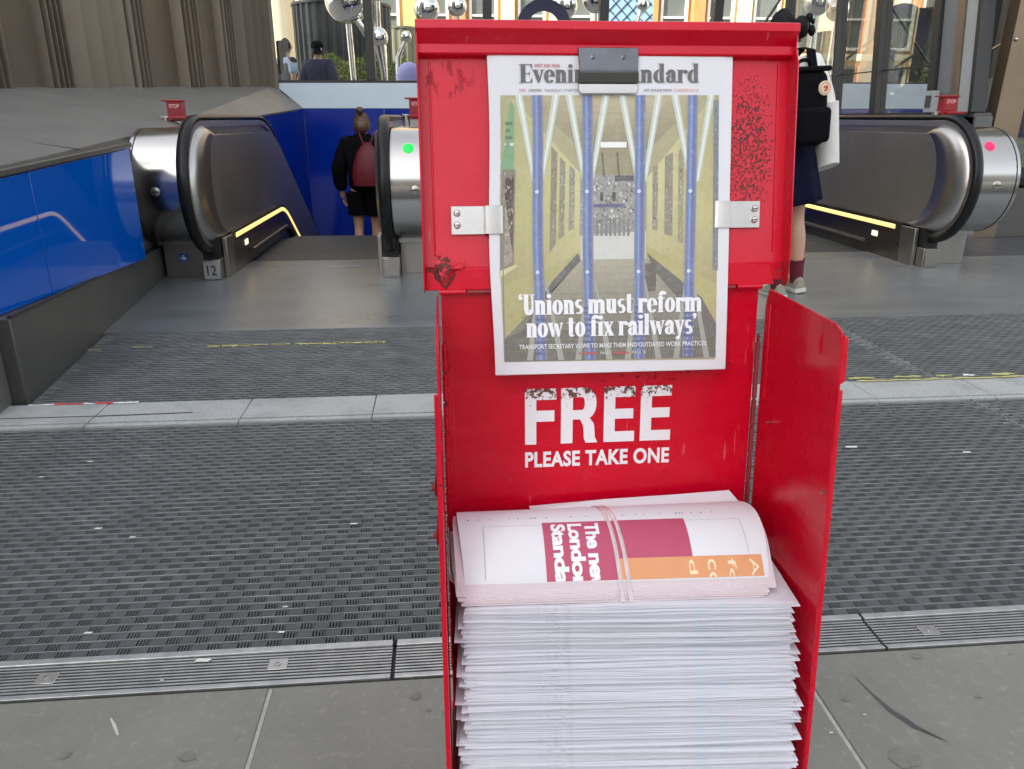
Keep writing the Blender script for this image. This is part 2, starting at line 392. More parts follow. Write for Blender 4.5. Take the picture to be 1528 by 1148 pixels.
# rubber tread mats
PX, PY = .059, .0262
def module_mb(x0, y0, bar=True):
    b = MB(); L = .0335; d = PY - .0040; z1 = .0; z0 = -.008
    def blk(xa, xb, ya, yb, ins):
        b.add([(xa, ya, z0), (xb, ya, z0), (xb, yb, z0), (xa, yb, z0), (xa + ins, ya + ins, z1), (xb - ins, ya + ins, z1), (xb - ins, yb - ins, z1), (xa + ins, yb - ins, z1)],
              [(4, 5, 6, 7), (0, 1, 5, 4), (1, 2, 6, 5), (2, 3, 7, 6), (3, 0, 4, 7)])
    blk(x0, x0 + L, y0, y0 + d, .0008)
    n = 4; wv = (PX - L) / n
    for k in range(n):
        xa = x0 + L + k * wv + .0022
        blk(xa, x0 + L + (k + 1) * wv + (0 if k == n - 1 else .0004), y0 + .0006, y0 + d - .0006, .0006)
    return b
proto_me = None
def tread_mat(name, x0, x1, y0, y1, nparts, wall=None, breaks=()):
    global proto_me
    base = struct(MB().box(x0, x1, y0, y1, -.05, -.0075).build(name, MATBASE))
    if proto_me is None:
        t = module_mb(0, 0).build('tread_block', RUBBER); proto_me = t.data; bpy.data.objects.remove(t)
    rest = MB(); cands = []
    rows = int((y1 - y0 - .004) / PY)
    for r in range(rows):
        y = y0 + .003 + r * PY
        x = x0 - (PX * (.5 if r % 2 else 0)) - random.uniform(0, .004)
        while x < x1 - PX:
            x += PX
            if x < x0 or x + PX > x1: continue
            if wall and x < wall(y) + .01: continue
            if any(x < bx < x + PX for bx in breaks): continue
            cands.append((r, x, y))
    def shown(c):
        r, x, y = c
        if r > 14: return False
        ang = x / y
        return (-.78 < ang < 1.02) and not (-.02 < ang < .60)
    best = [c for c in cands if shown(c)][:nparts]; bs = set(best)
    for (r, x, y) in best:
        o = bpy.data.objects.new('tread_block', proto_me); COL.objects.link(o); o.parent = base; o.location = (x, y, random.uniform(-.0006, .0003))
    src = module_mb(0, 0)
    for c in cands:
        if c in bs: continue
        dz = random.uniform(-.0006, .0003)
        rest.add([(v[0] + c[1], v[1] + c[2], v[2] + dz) for v in src.v], src.f)
    stuff(rest.build('tread_blocks', RUBBER, base))
    for r in range(rows):
        y = y0 + .003 + (r + 1) * PY - .0038
        xa = max(x0, wall(y) + .012) if wall else x0
        cuts = [xa] + [bx for bx in breaks] + [x1]
        for a, b in zip(cuts[:-1], cuts[1:]):
            MB().box(a + .002, b - .002, y + .0006, y + .0020, -.007, .0010 + random.uniform(-.0005, .0005)).build('wire_strip', ALU_STRIP, base)
    for bx in breaks:
        MB().box(bx - .0018, bx + .0018, y0, y1, -.007, .0008).build('joint_strip', ALU_STRIP, base)
    return base
def wall_x(y): return -1.58 - .122 * (y - 2.86)
tread_mat('entrance_mat', -2.6, 4.4, Y1 + .001, 2.598, 300, breaks=(1.99,))
tread_mat('landing_mat', -1.86, 5.2, 2.832, 3.858, 0, wall=wall_x, breaks=(2.0,))

# granite strip
gs = struct(MB().box(-6, 8, 2.599, 2.831, -.06, -.0115).build('granite_kerb', GROOVE))
gx = [-4.2, -3.25, -2.3, gnd(150, 615).x, gnd(365, 615).x, gnd(560, 600).x, .35, 1.05, gnd(1290, 585).x, gnd(1460, 580).x, 3.1, 4.0, 5.0]
for a, b in zip(gx[:-1], gx[1:]):
    dz = random.uniform(-.001, .001)
    MB().box(a + .0016, b - .0016, 2.600, 2.6235, -.011, .002 + dz).build('granite_slab', GRANITE, gs, bevel=.0015, seg=1)
    MB().box(a + .0016, b - .0016, 2.636, 2.830, -.011, .003 + dz).build('granite_slab', GRANITE, gs, bevel=.0015, seg=1)
streak([(0, 627), (140, 623), (288, 617)], [.004, .004, .003], 'groove', GROOVE, gs, .0045)

# steel landing plates
lp = struct(MB().box(-1.99, 7.5, 3.86, 5.60, -.05, -.010).build('landing_floor', GROOVE))
for (a, b) in [(-1.985, 1.098), (1.102, 3.998), (4.002, 7.5)]:
    MB().box(a, b, 3.861, 5.60, -.009, .002 + random.uniform(0, .0006)).build('floor_plate', PLATE, lp, bevel=.001, seg=1)
MB().box(3.9, 7.5, 5.601, 6.53, -.05, .001).build('floor_plate', mat('dark_floor', (.05, .052, .056), .4, ns=4, na=.3), lp)

# worn tape and litter on the floor
YEL = mat('worn_yellow_tape', (.44, .41, .13), .75, ns=70, na=.5)
TW = mat('white_tape', (.75, .74, .72), .5, ns=60, na=.1); TR = mat('red_tape', (.62, .05, .06), .5, ns=60, na=.15)
def ragged(x0, x1, y, hw, z, n, m, name, parent=None):
    b = MB(); T = []; U = []
    for i in range(n + 1):
        x = x0 + (x1 - x0) * i / n
        T.append((x, y + hw * random.uniform(.1, 1.0), z)); U.append((x, y - hw * random.uniform(.1, 1.0), z))
    b.rings([U, T], closed=False, caps=False); return b.build(name, m, parent)
a, b2 = gnd(310, 516), gnd(575, 512)
yt = empty('floor_tape', (a.x, a.y, 0), 'worn broken yellow tape line across the ribbed mat before escalator twelve', 'tape')
x = a.x
while x < b2.x:
    L = random.uniform(.02, .09); ragged(x, min(x + L, b2.x), (a.y + b2.y) / 2 + random.uniform(-.006, .006), random.uniform(.008, .022), .0024, 10, YEL, 'tape_scrap', yt); x += L * random.uniform(.75, 1.3)
for (px_, py_, L) in [(195, 519, .10), (130, 523, .06)]:
    c = gnd(px_, py_); ragged(c.x, c.x + L, c.y, .008, .0024, 6, YEL, 'tape_scrap', yt)
yt2 = empty('floor_tape', (2.2, 2.81, 0), 'yellow paint tape smeared along the pale granite edge beside the right joint', 'tape')
ragged(gnd(1275, 570).x, gnd(1528, 562).x, 2.822, .012, .0062, 26, YEL, 'tape_scrap', yt2)
x = gnd(1262, 563).x
while x < gnd(1520, 556).x:
    L = random.uniform(.04, .12); ragged(x, x + L, 2.868, .016, .0024, 6, YEL if random.random() < .7 else TW, 'tape_scrap', yt2); x += L + random.uniform(.03, .10)
rt = empty('floor_tape', (-1.45, 2.83, 0), 'torn red and white hazard tape stuck along the granite by the grey wall', 'tape')
x = gnd(45, 605).x; k = 0
while x < gnd(178, 601).x:
    L = random.uniform(.05, .11); ragged(x, x + L, 2.826, .011, .0056 + .0004 * (k % 2), 6, TW if k % 2 == 0 else TR, 'tape_scrap', rt); x += L * .92; k += 1
SCRAP = mat('paper_scrap', (.62, .62, .58), .7)
for i, (px_, py_, L) in enumerate([(198, 803, .010), (147, 790, .014), (528, 783, .014), (420, 945, .010), (132, 946, .012), (303, 987, .022), (426, 907, .008), (1270, 668, .03), (1442, 676, .02), (242, 1017, .005), (135, 690, .012), (62, 713, .01), (1290, 1068, .004), (1240, 1095, .005)]):
    L *= .75; c = gnd(px_, py_); b = MB(); h = L * .32
    b.prism([(c.x - L, c.y - h * .6, .0022), (c.x + L * .7, c.y - h, .0022), (c.x + L, c.y + h * .5, .0022), (c.x - L * .6, c.y + h, .0022)], (0, 0, .0012))
    lab = 'white litter flake lying on the aluminium drain grating' if i in (5, 9) else 'tiny white litter speck on the grey paving beside the red dispenser' if i in (12, 13) else 'tiny white litter scrap lying on the ribbed rubber mat'
    tag(b.build('paper_scrap', SCRAP), lab, 'litter', 'litter scraps on the floor')

# ------------------------------------------------------------------ the red newspaper dispenser
bx = empty('newspaper_dispenser', (.2, .82, 0), 'red painted steel newspaper dispenser with its lid raised and FREE lettering', 'newspaper box')
BL = R(5.0); HY, HZ = .929, .823                       # back panel lean and hinge line
def bp(x, z, off=0.0): return Vector((x, HY + (z - HZ) * tan(BL) - off * cos(BL), z + off * sin(BL)))   # on the back panel, off = towards the viewer
XL, XR = -.010, .402
# back panel
b = MB(); nx_, nz_ = 10, 12
fr = [[bp(XL + .004 + (XR - .012 - XL) * i / nx_, .10 + (HZ - .10) * j / nz_, 0) for i in range(nx_ + 1)] for j in range(nz_ + 1)]
b.rings(fr, closed=False, caps=False); b.build('back_panel', RED, bx, solid=.0025)
# side walls: front edge follows the lean
def fy(z): return .723 - (.818 - z) * .102
def side(x, name):
    th = .0022
    prof = [(HY - .012 - (.823 - .10) * tan(BL), .10), (HY - .012, .795), (HY - .018, .818), (fy(.818) + .018, .818), (fy(.806) + .004, .812), (fy(.795), .795), (fy(.10), .10)]
    o = MB().prism([(x - th / 2, y, z) for y, z in prof], (th, 0, 0)).build(name, RED, bx, bevel=.0006, seg=1)
    return o
sl = side(XL, 'side_wall'); sr = side(XR, 'side_wall')
# folded hems on the front edges
def hem(x, sgn, z0, z1, r, par):
    pts = [(x + sgn * .0016, fy(z) + .002, z) for z in [z0 + (z1 - z0) * k / 8 for k in range(9)]]
    MB().tube(pts, r, 8).build('front_hem', RED, par, smooth=True)
hem(XL, -1, .10, .760, .0030, sl); hem(XR, 1, .10, .752, .0032, sr)
# folded tab at the top of the right hand wall
MB().prism([(XR + .0012, fy(.812) + .001, .810), (XR + .0055, fy(.812) - .001, .806), (XR + .0060, fy(.76), .762), (XR + .0012, fy(.76) + .001, .758)], (0, .004, 0)).build('tab', RED, sr, bevel=.001)
MB().tube([(XR - .0012, .765, .800), (XR - .0016, .764, .790), (XR - .0012, .763, .778)], [.0008, .0018, .0008], 6).build('crease', RED, sr, smooth=True)
MB().tube([(XR - .001, .900, .80), (XR - .002, .899, .78), (XR - .002, .889, .68)], .0018, 6).build('back_fold', RED, sr, smooth=True)
# piano hinges at the back corners
for x, za, zb, m in ((XL + .006, .30, .755, RED), (XR - .005, .52, .757, DKRED)):
    h = MB(); h.tube([bp(x, za, .004), bp(x, zb, .004)], .0020, 6); hp = h.build('hinge_pin', DKRED, bx)
    z = za
    while z < zb - .02:
        k = MB(); k.tube([bp(x, z + .001, .004), bp(x, min(z + .036, zb), .004)], .0034, 8); k.build('hinge_knuckle', m, hp, smooth=True); z += .038
# left leaf strip of the hinge on the back panel
MB().hexa([bp(XL + .008, .30, .0045), bp(XL + .020, .30, .0045), bp(XL + .020, .30, .0017), bp(XL + .008, .30, .0017), bp(XL + .008, .72, .0045), bp(XL + .016, .725, .0045), bp(XL + .016, .725, .0017), bp(XL + .008, .72, .0017)]).build('hinge_leaf', RED, bx, bevel=.0006, seg=1)
# rusty catches outside the left wall
for z in (.655, .600):
    c = MB(); y = fy(z) + .03
    c.prism([(XL - .001, y, z - .012), (XL - .007, y - .004, z - .016), (XL - .008, y - .004, z - .004), (XL - .004, y, z + .026), (XL - .001, y, z + .03)], (0, .014, 0))
    cc = c.build('catch', DKRED, bx, bevel=.001)
    MB().tube([(XL - .001, y + .006, z - .008), (XL - .011, y + .006, z - .008)], .0035, 10).build('rivet', DKRED, cc, smooth=True)
# pins sticking out of the right wall
for (y, z, L) in ((.860, .66, .006), (.712, .640, .016)):
    MB().tube([(XR - .0005, y, z), (XR - .009, y - L * .35, z + .0005)], .0013, 8).build('pin', CLIP_L, sr, smooth=True)
# floor shelf, front apron and feet below
SHZ = .245
MB().hexa([(XL + .002, fy(SHZ) - .004, SHZ - .004), (XR - .002, fy(SHZ) - .004, SHZ - .004), (XR - .002, bp(0, SHZ).y, SHZ - .004), (XL + .002, bp(0, SHZ).y, SHZ - .004),
           (XL + .002, fy(SHZ) - .004, SHZ), (XR - .002, fy(SHZ) - .004, SHZ), (XR - .002, bp(0, SHZ).y, SHZ), (XL + .002, bp(0, SHZ).y, SHZ)]).build('shelf', RED, bx)
MB().hexa([(XL - .001, fy(.06) - .002, .06), (XR + .001, fy(.06) - .002, .06), (XR + .001, fy(.06), .06), (XL - .001, fy(.06), .06),
           (XL - .001, fy(SHZ) - .0065, SHZ - .005), (XR + .001, fy(SHZ) - .0065, SHZ - .005), (XR + .001, fy(SHZ) - .0045, SHZ - .005), (XL - .001, fy(SHZ) - .0045, SHZ - .005)]).build('front_apron', RED, bx)
MB().box(XL, XR, .63, .875, .045, .101).build('base', RED, bx, bevel=.004)
for x in (XL + .04, XR - .04):
    for y in (.66, .845):
        MB().tube([(x, y, 0), (x, y, .046)], .018, 12).build('foot', RAILBLK, bx, smooth=True)

# lid, raised and leaning back
LL = R(11.0)
def lp_(x, s, off=0.0):    # s metres up the lid from the hinge, off towards the viewer
    return Vector((x, HY - .006 + s * sin(LL) - off * cos(LL), HZ + .004 + s * cos(LL) + off * sin(LL)))
LX0, LX1 = -.026, .422
S1 = .262                                                # where the cornice starts
prof = [(0, 0), (.02, .0), (.022, .0004), (.024, .0), (S1, 0), (S1 + .001, .011), (S1 + .0025, .013), (S1 + .0125, .013), (S1 + .0135, .0145), (S1 + .024, .024), (S1 + .0255, .026), (S1 + .0345, .026), (S1 + .0355, .024), (S1 + .0355, .002), (S1 + .034, -.002), (0, -.002)]
b = MB(); cols = [LX0 + (LX1 - LX0) * k / 12 for k in range(13)]
def bend(x, s): return .0012 * sin(x * 19 + 1) * sin(s * 11) if .02 < s < S1 else .0008 * sin(x * 23)
b.rings([[lp_(x, s, o + bend(x, s) * (1 if o < .003 else .6)) for s, o in prof] for x in cols]); lid = b.build('lid', RED_LID, bx, smooth=True, angle=25, bevel=.0007)
# side flanges of the lid, turned forward
for x, sg in ((LX0, 1), (LX1, -1)):
    f = MB(); d = .036
    pr = [(-.008, .001), (S1 + .034, .001), (S1 + .034, .024), (S1 + .010, .020), (S1 - .01, d * .72), (.03, d * .60), (-.002, d * .48), (-.008, .010)]
    f.prism([lp_(x + (.0002 if sg > 0 else -.0022), s, o) for s, o in pr], (.0020, 0, 0)).build('lid_flange', RED_LID, lid, bevel=.0006, seg=1)
    rr = MB(); rr.tube([lp_(x + sg * .0145, .035, .0004), lp_(x + sg * .0145, S1 - .004, .0004)], .0013, 6); rr.build('lid_rib', RED_LID, lid, smooth=True)
# lower hem with the hinge knuckles
h = MB(); h.hexa([lp_(XL - .014, -.006, .0035), lp_(XR + .008, -.006, .0035), lp_(XR + .008, -.006, .0004), lp_(XL - .014, -.006, .0004), lp_(LX0 + .003, .020, .0035), lp_(LX1 - .018, .020, .0035), lp_(LX1 - .018, .020, .0004), lp_(LX0 + .003, .020, .0004)])
h.build('lower_hem', RED_LID, lid, bevel=.001)
x = XL + .002; k = 0
while x < XR - .02:
    wv = .034 if k % 2 == 0 else .040
    if k % 2 == 0:
        t = MB(); t.tube([lp_(x, -.008, .003), lp_(x + wv - .002, -.008, .003)], .0036, 8); t.build('hinge_knuckle', RED, lid, smooth=True)
    else:
        t = MB(); t.tube([lp_(x, -.0085, .002), lp_(x + wv - .002, -.0085, .002)], .0030, 8); t.build('hinge_knuckle', DKRED, lid, smooth=True)
    x += wv; k += 1
# bent rust torn edge at the lower left of the lid
tr = MB()
pts = [(-.012, .028), (-.004, .034), (.004, .022), (.012, .024), (.022, .028), (.020, .020), (.008, .016), (.002, .004), (-.006, .006)]
tr.add([lp_(x_ + .001, s_, .004 + .003 * ((i * 7) % 3) / 2) for i, (x_, s_) in enumerate(pts)] + [lp_(.004, .019, .0095)], [(i, (i + 1) % len(pts), len(pts)) for i in range(len(pts))])
tr.build('torn_flap', RED_LID, lid, solid=.001)
RUST = mat('raw_rust', (.09, .022, .014), .85, ns=120, na=.6)
tr = MB(); tr.tube([lp_(-.010, .019, .004), lp_(-.011, .011, .005), lp_(-.006, .004, .005), lp_(.000, -.003, .005), lp_(.006, .006, .005), lp_(.012, .014, .005)], [.0012, .002, .0012, .0018, .002, .0008], 6); tr.build('rust_edge', RUST, lid, smooth=True)

# brackets that hold the display copy
def bracket(xa, xb, s0, s1, inner, scr):
    t = MB(); th = .0016
    d = 1 if inner == 'R' else -1
    xo, xi = (xa, xb) if d > 0 else (xb, xa)
    line = [(xo, .003), (xi - d * .024, .003), (xi - d * .0222, .0105), (xi - d * .006, .0115), (xi - d * .002, .0095), (xi, .0065)]
    ring = []
    for (x, o) in line: ring.append([lp_(x, s0, o), lp_(x, s1, o), lp_(x, s1, o + th), lp_(x, s0, o + th)])
    p = t.rings(ring).build('bracket', CLIP_L, lid, bevel=.0004, seg=1)
    for s in scr:
        q = MB(); c = xo + d * .007
        q.rings([[lp_(c + r * cos(a), s + r * sin(a), o) for a in [k * pi / 6 for k in range(12)]] for r, o in ((.0042, .0044), (.0042, .0062), (.0030, .0078), (.0012, .0082))])
        sp = q.build('screw', CLIP_L, p, smooth=True)
        q = MB(); q.hexa([lp_(c - .0030, s - .0005, .0078), lp_(c + .0030, s - .0005, .0078), lp_(c + .003, s + .0005, .0078), lp_(c - .003, s + .0005, .0078), lp_(c - .003, s - .0005, .0084), lp_(c + .003, s - .0005, .0084), lp_(c + .003, s + .0005, .0084), lp_(c - .003, s + .0005, .0084)])
        q.build('slot', BLACK, sp)
bracket(.009, .072, .060, .093, 'R', (.071, .085))
bracket(.326, .388, .064, .096, 'L', (.0735, .087))
# spring clip at the top
t = MB(); th = .0016; ring = []
for (s, o, hw) in [(S1 + .009, .0135, .0355), (S1 + .001, .0142, .0355), (S1 - .012, .0160, .0345), (S1 - .0195, .0160, .0345), (S1 - .031, .0128, .0350)]:
    ring.append([lp_(.1965 - hw, s, o), lp_(.1965 + hw, s, o), lp_(.1965 + hw, s, o + th), lp_(.1965 - hw, s, o + th)])
clip = t.rings(ring).build('spring_clip', CLIP, lid, bevel=.0005, seg=1)
t = MB(); t.hexa([lp_(.1612, S1 - .0305, .0158), lp_(.2318, S1 - .0305, .0158), lp_(.2318, S1 - .0305, .0132), lp_(.1612, S1 - .0305, .0132), lp_(.1618, S1 - .0200, .0186), lp_(.2312, S1 - .0200, .0186), lp_(.2312, S1 - .0200, .016), lp_(.1618, S1 - .0200, .016)]).build('rubber_band', DARKSTRIP, clip, bevel=.0005, seg=1)
t = MB(); ring = []
for (s_, o_, hw) in [(S1 - .0312, .0128, .0350), (S1 - .0385, .0130, .0350), (S1 - .0425, .0142, .0325)]:
    ring.append([lp_(.1965 - hw, s_, o_), lp_(.1965 + hw, s_, o_), lp_(.1965 + hw, s_, o_ + th), lp_(.1965 - hw, s_, o_ + th)])
t.rings(ring).build('clip_lip', STEEL_V, clip, bevel=.0004, seg=1)  # paler steel than the clip: its brighter reflection is put into the colour
for x in (.178, .214):
    q = MB(); q.rings([[lp_(x + r * cos(a), S1 - .002 + r * sin(a), o) for a in [k * pi / 6 for k in range(12)]] for r, o in ((.0030, .014), (.0030, .0166), (.0018, .0172))])
    q.build('screw', CLIP, clip, smooth=True)

# FREE / PLEASE TAKE ONE on the back panel
def free_paint():
    g = G('worn_white_vinyl'); o = g.sep()
    top = g.ramp(o[2], .672, .690)
    wear = g.ramp(g.math('ADD', g.noise(150, 6, .75), g.math('MULTIPLY', top, .13)), .615, .63)
    wear = g.math('MULTIPLY', wear, g.ramp(o[2], .655, .682))
    few = g.ramp(g.noise(34, 3, .6), .755, .765)
    wear = g.math('MAXIMUM', wear, few)
    brown = g.mix(g.noise(70, 4), (.10, .06, .03), (.17, .012, .018))
    g.set(col=g.mix(wear, (.80, .79, .81), brown), rough=.45); return g.m
FREEM = free_paint()
def letter_polys(ch):
    """bold block capitals in a unit box, rectangles and polygons that butt together"""
    if ch == 'F': return [[(0, 0), (.36, 0), (.36, 1), (0, 1)], [(.36, .80), (1, .80), (1, 1), (.36, 1)], [(.36, .41), (.94, .41), (.94, .61), (.36, .61)]]
    if ch == 'E': return [[(0, 0), (.36, 0), (.36, 1), (0, 1)], [(.36, .81), (1, .81), (1, 1), (.36, 1)], [(.36, .42), (.95, .42), (.95, .60), (.36, .60)], [(.36, 0), (1, 0), (1, .19), (.36, .19)]]
    if ch == 'R':
        P = [[(0, 0), (.32, 0), (.32, 1), (0, 1)]]
        n = 14; out = []; inn = []
        for k in range(n + 1):
            a = pi / 2 - pi * k / n
            out.append((.60 + .36 * (abs(cos(a)) ** .75), .715 + .285 * sin(a))); inn.append((.56 + .08 * (abs(cos(a)) ** .75), .715 + .115 * sin(a)))
        out[0] = (.60, 1.0)
        P.append([(.32, .83), (.56, .83), (.60, 1.0), (.32, 1.0)])
        for k in range(n): P.append([inn[k], inn[k + 1], out[k + 1], out[k]])
        P.append([(.32, .43), (.60, .43), (.56, .60), (.32, .60)])
        P.append([(.52, .43), (.64, .43), (.78, .455), (.90, .34), (.93, .10), (1.0, 0), (.68, 0), (.63, .08), (.61, .30)])
        return P
z0, z1 = .619, .693
x0 = .0965
for ch, xa, wd in (('F', 0, .0405), ('R', .0465, .0480), ('E', .1025, .0405), ('E', .1505, .0405)):
    t = MB()
    for P in letter_polys(ch):
        t.add([bp(x0 + xa + u * wd, z0 + v * (z1 - z0), .0024) for u, v in P], [tuple(range(len(P)))])
    t.build('letter', FREEM, bx)
tv, tf = fit_text('PLEASE TAKE ONE', .191, .0215, .036, 1.06)
t = MB(); t.add([bp(x0 + u, .5875 + v, .0024) for u, v in tv], tf); t.build('lettering', FREEM, bx)

# ------------------------------------------------------------------ newspapers
def newsprint(name, base):
    g = G(name); o = g.sep()
    n = g.noise(30, 5, .6); geo = g.n('ShaderNodeNewGeometry')
    col = g.mix(g.rng(n, -.1, 1.1), [c * .90 for c in base], [min(1, c * 1.03) for c in base])
    oi = g.n('ShaderNodeObjectInfo')
    col = g.mix(g.math('MULTIPLY', oi.outputs['Random'], .14), col, (.55, .56, .66))
    gr_ = g.noise(1.0, 2, .6, g.scale((6, 60, 900)))
    col = g.mix(g.math('MULTIPLY', g.ramp(gr_, .5, .75), .20), col, (.42, .43, .50))
    # faint press marks where the folders grip the spine
    for xc, cc in ((-.085, (.40, .42, .44)), (.090, (.50, .68, .78))):
        mk = g.ell((xc, 0, 0), (.020, None, None))
        col = g.mix(g.math('MULTIPLY', g.math('MULTIPLY', g.ramp(mk, -.2, .6), g.ramp(g.noise(110, 4, .7, g.scale((1, 1, 3))), .52, .60)), .40), col, cc)
    g.set(col=col, rough=.75, spec=.2); g.bump(g.noise(260, 3, .6), .0003, .4); return g.m
PAPER = newsprint('newsprint_spine', (.67, .665, .70))
PAGE = mat('newsprint_page', (.70, .70, .725), .8, ns=14, na=.05, bump=.0010, bs=18, spec=.12)
PINKISH = mat('newsprint_pink_edge', (.62, .53, .55), .8, ns=120, na=.10, stretch=(8, 1, 1))

SROT = R(-3.4)                                         # the stack is turned a touch
def stack_paper(i, zb, th, y_front, lean):
    b = MB(); hw = .186
    nl = 4 if th > .0045 else 3
    lt = th / nl
    xl = random.uniform(-.005, .004); xr = random.uniform(-.004, .006); ph = random.uniform(0, 6); amp = random.uniform(.0002, .0009)
    dy = random.uniform(-.0022, .0022)
    for l in range(nl):
        a = -hw + xl + random.uniform(-.0018, .0018) - (random.uniform(.004, .012) if random.random() < .10 else 0)
        c = hw + xr * .6 + random.uniform(-.0018, .0018) + (random.uniform(.004, .010) if random.random() < .07 else 0)
        y0 = dy + random.uniform(-.0020, .0020); zz = l * lt; t = lt * random.choice([.62, .78, .9, 1.0])
        ns = 18; rings = []
        for k in range(ns + 1):
            f = k / ns; x = a + (c - a) * f
            sag = amp * sin(f * 5 + ph) + .0004 * sin(f * 17 + ph * 2 + l)
            e = abs(f - .5) * 2; droop = -.0016 * max(0, e - .86) / .14 * (1 if l == 0 else .3)
            yb = y0 + .0008 * sin(f * 4 + ph) + (.0018 * max(0, e - .9) / .1 if random.random() < .5 else 0)
            z = zz + sag + droop
            # nose of the fold, then the flat body to the back
            rings.append([(x, yb + .0065, z + t * .10), (x, yb + .0012, z + t * .20), (x, yb, z + t * .45), (x, yb + .0004, z + t * .70), (x, yb + .0065, z + t * .92), (x, yb + .142, z + t * .92), (x, yb + .142, z + t * .10)])
        b.rings(rings)
    o = b.build('newspaper', PAPER, None, smooth=True, angle=50)
    o.location = (.196, y_front, zb); o.rotation_euler = (random.uniform(-.004, .004), random.uniform(-.004, .004), SROT + random.uniform(-.006, .006))
    return o
z = SHZ + .0012; zs = []
while z < .494:
    th = random.choice([.0036, .0042, .0048, .0052]); zs.append((z, th)); z += th + .0001
STOP_Z = z
for i, (zb, th) in enumerate(zs):
    yf = .7265 - min(.168, .498 - zb) * .31 + (.0025 * sin(zb * 60))
    o = stack_paper(i, zb, th, yf, 0)
    if i == len(zs) - 1: tag(o, 'topmost flat folded newspaper of the stack, under the curved bundle', 'newspaper', 'newspapers piled in the red dispenser')
    else:
        n_ = len(zs) - i; suf = 'th' if 10 <= n_ % 100 <= 20 else {1: 'st', 2: 'nd', 3: 'rd'}.get(n_ % 10, 'th')
        tag(o, '%d%s folded newspaper down from the top of the flat pile in the red dispenser' % (n_, suf), 'newspaper', 'newspapers piled in the red dispenser')

# the curved bundle on top, tied with two clear bands
NL = 9
bn = empty('newspaper_bundle', (.19, .83, STOP_Z), 'curved bundle of newspapers with pink cover tied by clear bands on top of the pile', 'newspapers')
BT = .0014
def arc(f, k):
    """cross section of layer k (0 = bottom, NL-1 = cover); f 0 front .. 1 back: the copies are bowed upwards"""
    q = k / (NL - 1)
    y0 = .7385 + .014 * q; y = y0 + (.886 - .010 * q - y0) * f
    z0 = STOP_Z + .0004 + .0150 * q; zc = STOP_Z + .005 + .058 * q; z1 = STOP_Z + .002 + .040 * q
    c = .56
    if f < c: g_ = 1 - (1 - f / c) ** 2.2; z = z0 + (zc - z0) * g_
    else: g_ = ((f - c) / (1 - c)) ** 2; z = zc + (z1 - zc) * g_
    return y, z
for k in range(NL):
    b = MB(); xa = .010 + random.uniform(-.006, .006) - .0006 * k + (.006 if k == NL - 1 else 0); xb = .367 + random.uniform(-.003, .003) - (.010 if k < 4 else 0)
    if k in (2, 5): xa -= .006
    rings = []
    for j in range(15):
        f = j / 14; y, z = arc(f, k)
        ea = xa + .004 * sin(f * 2 + k) - .004 * sin(pi * f); eb = xb + .003 * sin(f * 2.6 + k * .5) + .008 * sin(pi * f)
        tw = lambda x_: -(x_ - .01) * .036 * (1 - f)
        mid = [ea + (eb - ea) * q_ / 6 for q_ in range(7)]
        rings.append([(x_, y + tw(x_), z) for x_ in mid] + [(x_, y + tw(x_) + .0001, z + BT * .84) for x_ in mid[::-1]])
    b.rings(rings); b.build('folded_copy', PAGE if k == NL - 1 else PINKISH, bn, smooth=True, angle=40)
# loose sheets standing behind and beside the bundle
b = MB(); b.rings([[(x_, .872, STOP_Z + .045) for x_ in (.10, .20, .30, .375)], [(x_, .888, STOP_Z + .047 + zz) for (x_, zz) in ((.10, -.004), (.20, .0015), (.30, .0045), (.366, .0075))]], closed=False, caps=False)
b.build('loose_sheet', PAGE, bn, solid=.0006)
b = MB()
b.rings([[(x_, .86 - .03 * q, STOP_Z + .004 + zz) for (x_, zz) in ((.004, .0), (-.0045, .012), (-.005, .030))] for q in (0, 1, 3)], closed=False, caps=False)
b.build('loose_sheet', PAGE, bn, solid=.0008)
def cov(x, f, off):
    y, z = arc(f, NL - 1); y2, z2 = arc(min(1, f + .01), NL - 1); y1, z1 = arc(max(0, f - .01), NL - 1)
    n = Vector((0, -(z2 - z1), y2 - y1)).normalized()
    return Vector((x, y - (x - .01) * .036 * (1 - f), z + BT * .84)) + n * off
def patch(xa, xb, fa, fb, off, m, name, nx=8, nf=10):
    b = MB(); b.rings([[cov(xa + (xb - xa) * i / nx, fa + (fb - fa) * j / nf, off) for i in range(nx + 1)] for j in range(nf + 1)], closed=False, caps=False)
    return b.build(name, m, bn, smooth=True)
PINK = mat('pink_print', (.45, .07, .135), .6, ns=60, na=.08); ORANGE = mat('orange_print', (.68, .30, .13), .6, ns=60, na=.06)
patch(.106, .278, .012, .46, .0003, PINK, 'pink_print')
patch(.188, .359, .012, .13, .0005, ORANGE, 'orange_print')
GREYL = mat('grey_hairline', (.45, .45, .47), .7)
for (xa, xb, fa, fb) in [(.036, .106, .430, .434), (.0355, .0365, .03, .434), (.278, .345, .430, .434), (.3445, .3455, .14, .434)]:
    patch(xa, xb, fa, fb, .0003, GREYL, 'hairline', 3, 6)
for (xa, L) in [(.018, .0018), (.030, .0014), (.044, .0012), (.068, .0012), (.078, .002), (.0925, .0016), (.0955, .0016), (.0985, .0024), (.112, .002), (.142, .002), (.160, .0016), (.205, .002), (.222, .0012), (.232, .0012), (.252, .0014), (.271, .0024), (.2755, .0016), (.279, .0016), (.290, .0014), (.302, .0022), (.316, .0014)]:
    patch(xa, xa + L, .535, .546, .0003, INK, 'registration_mark', 1, 1)
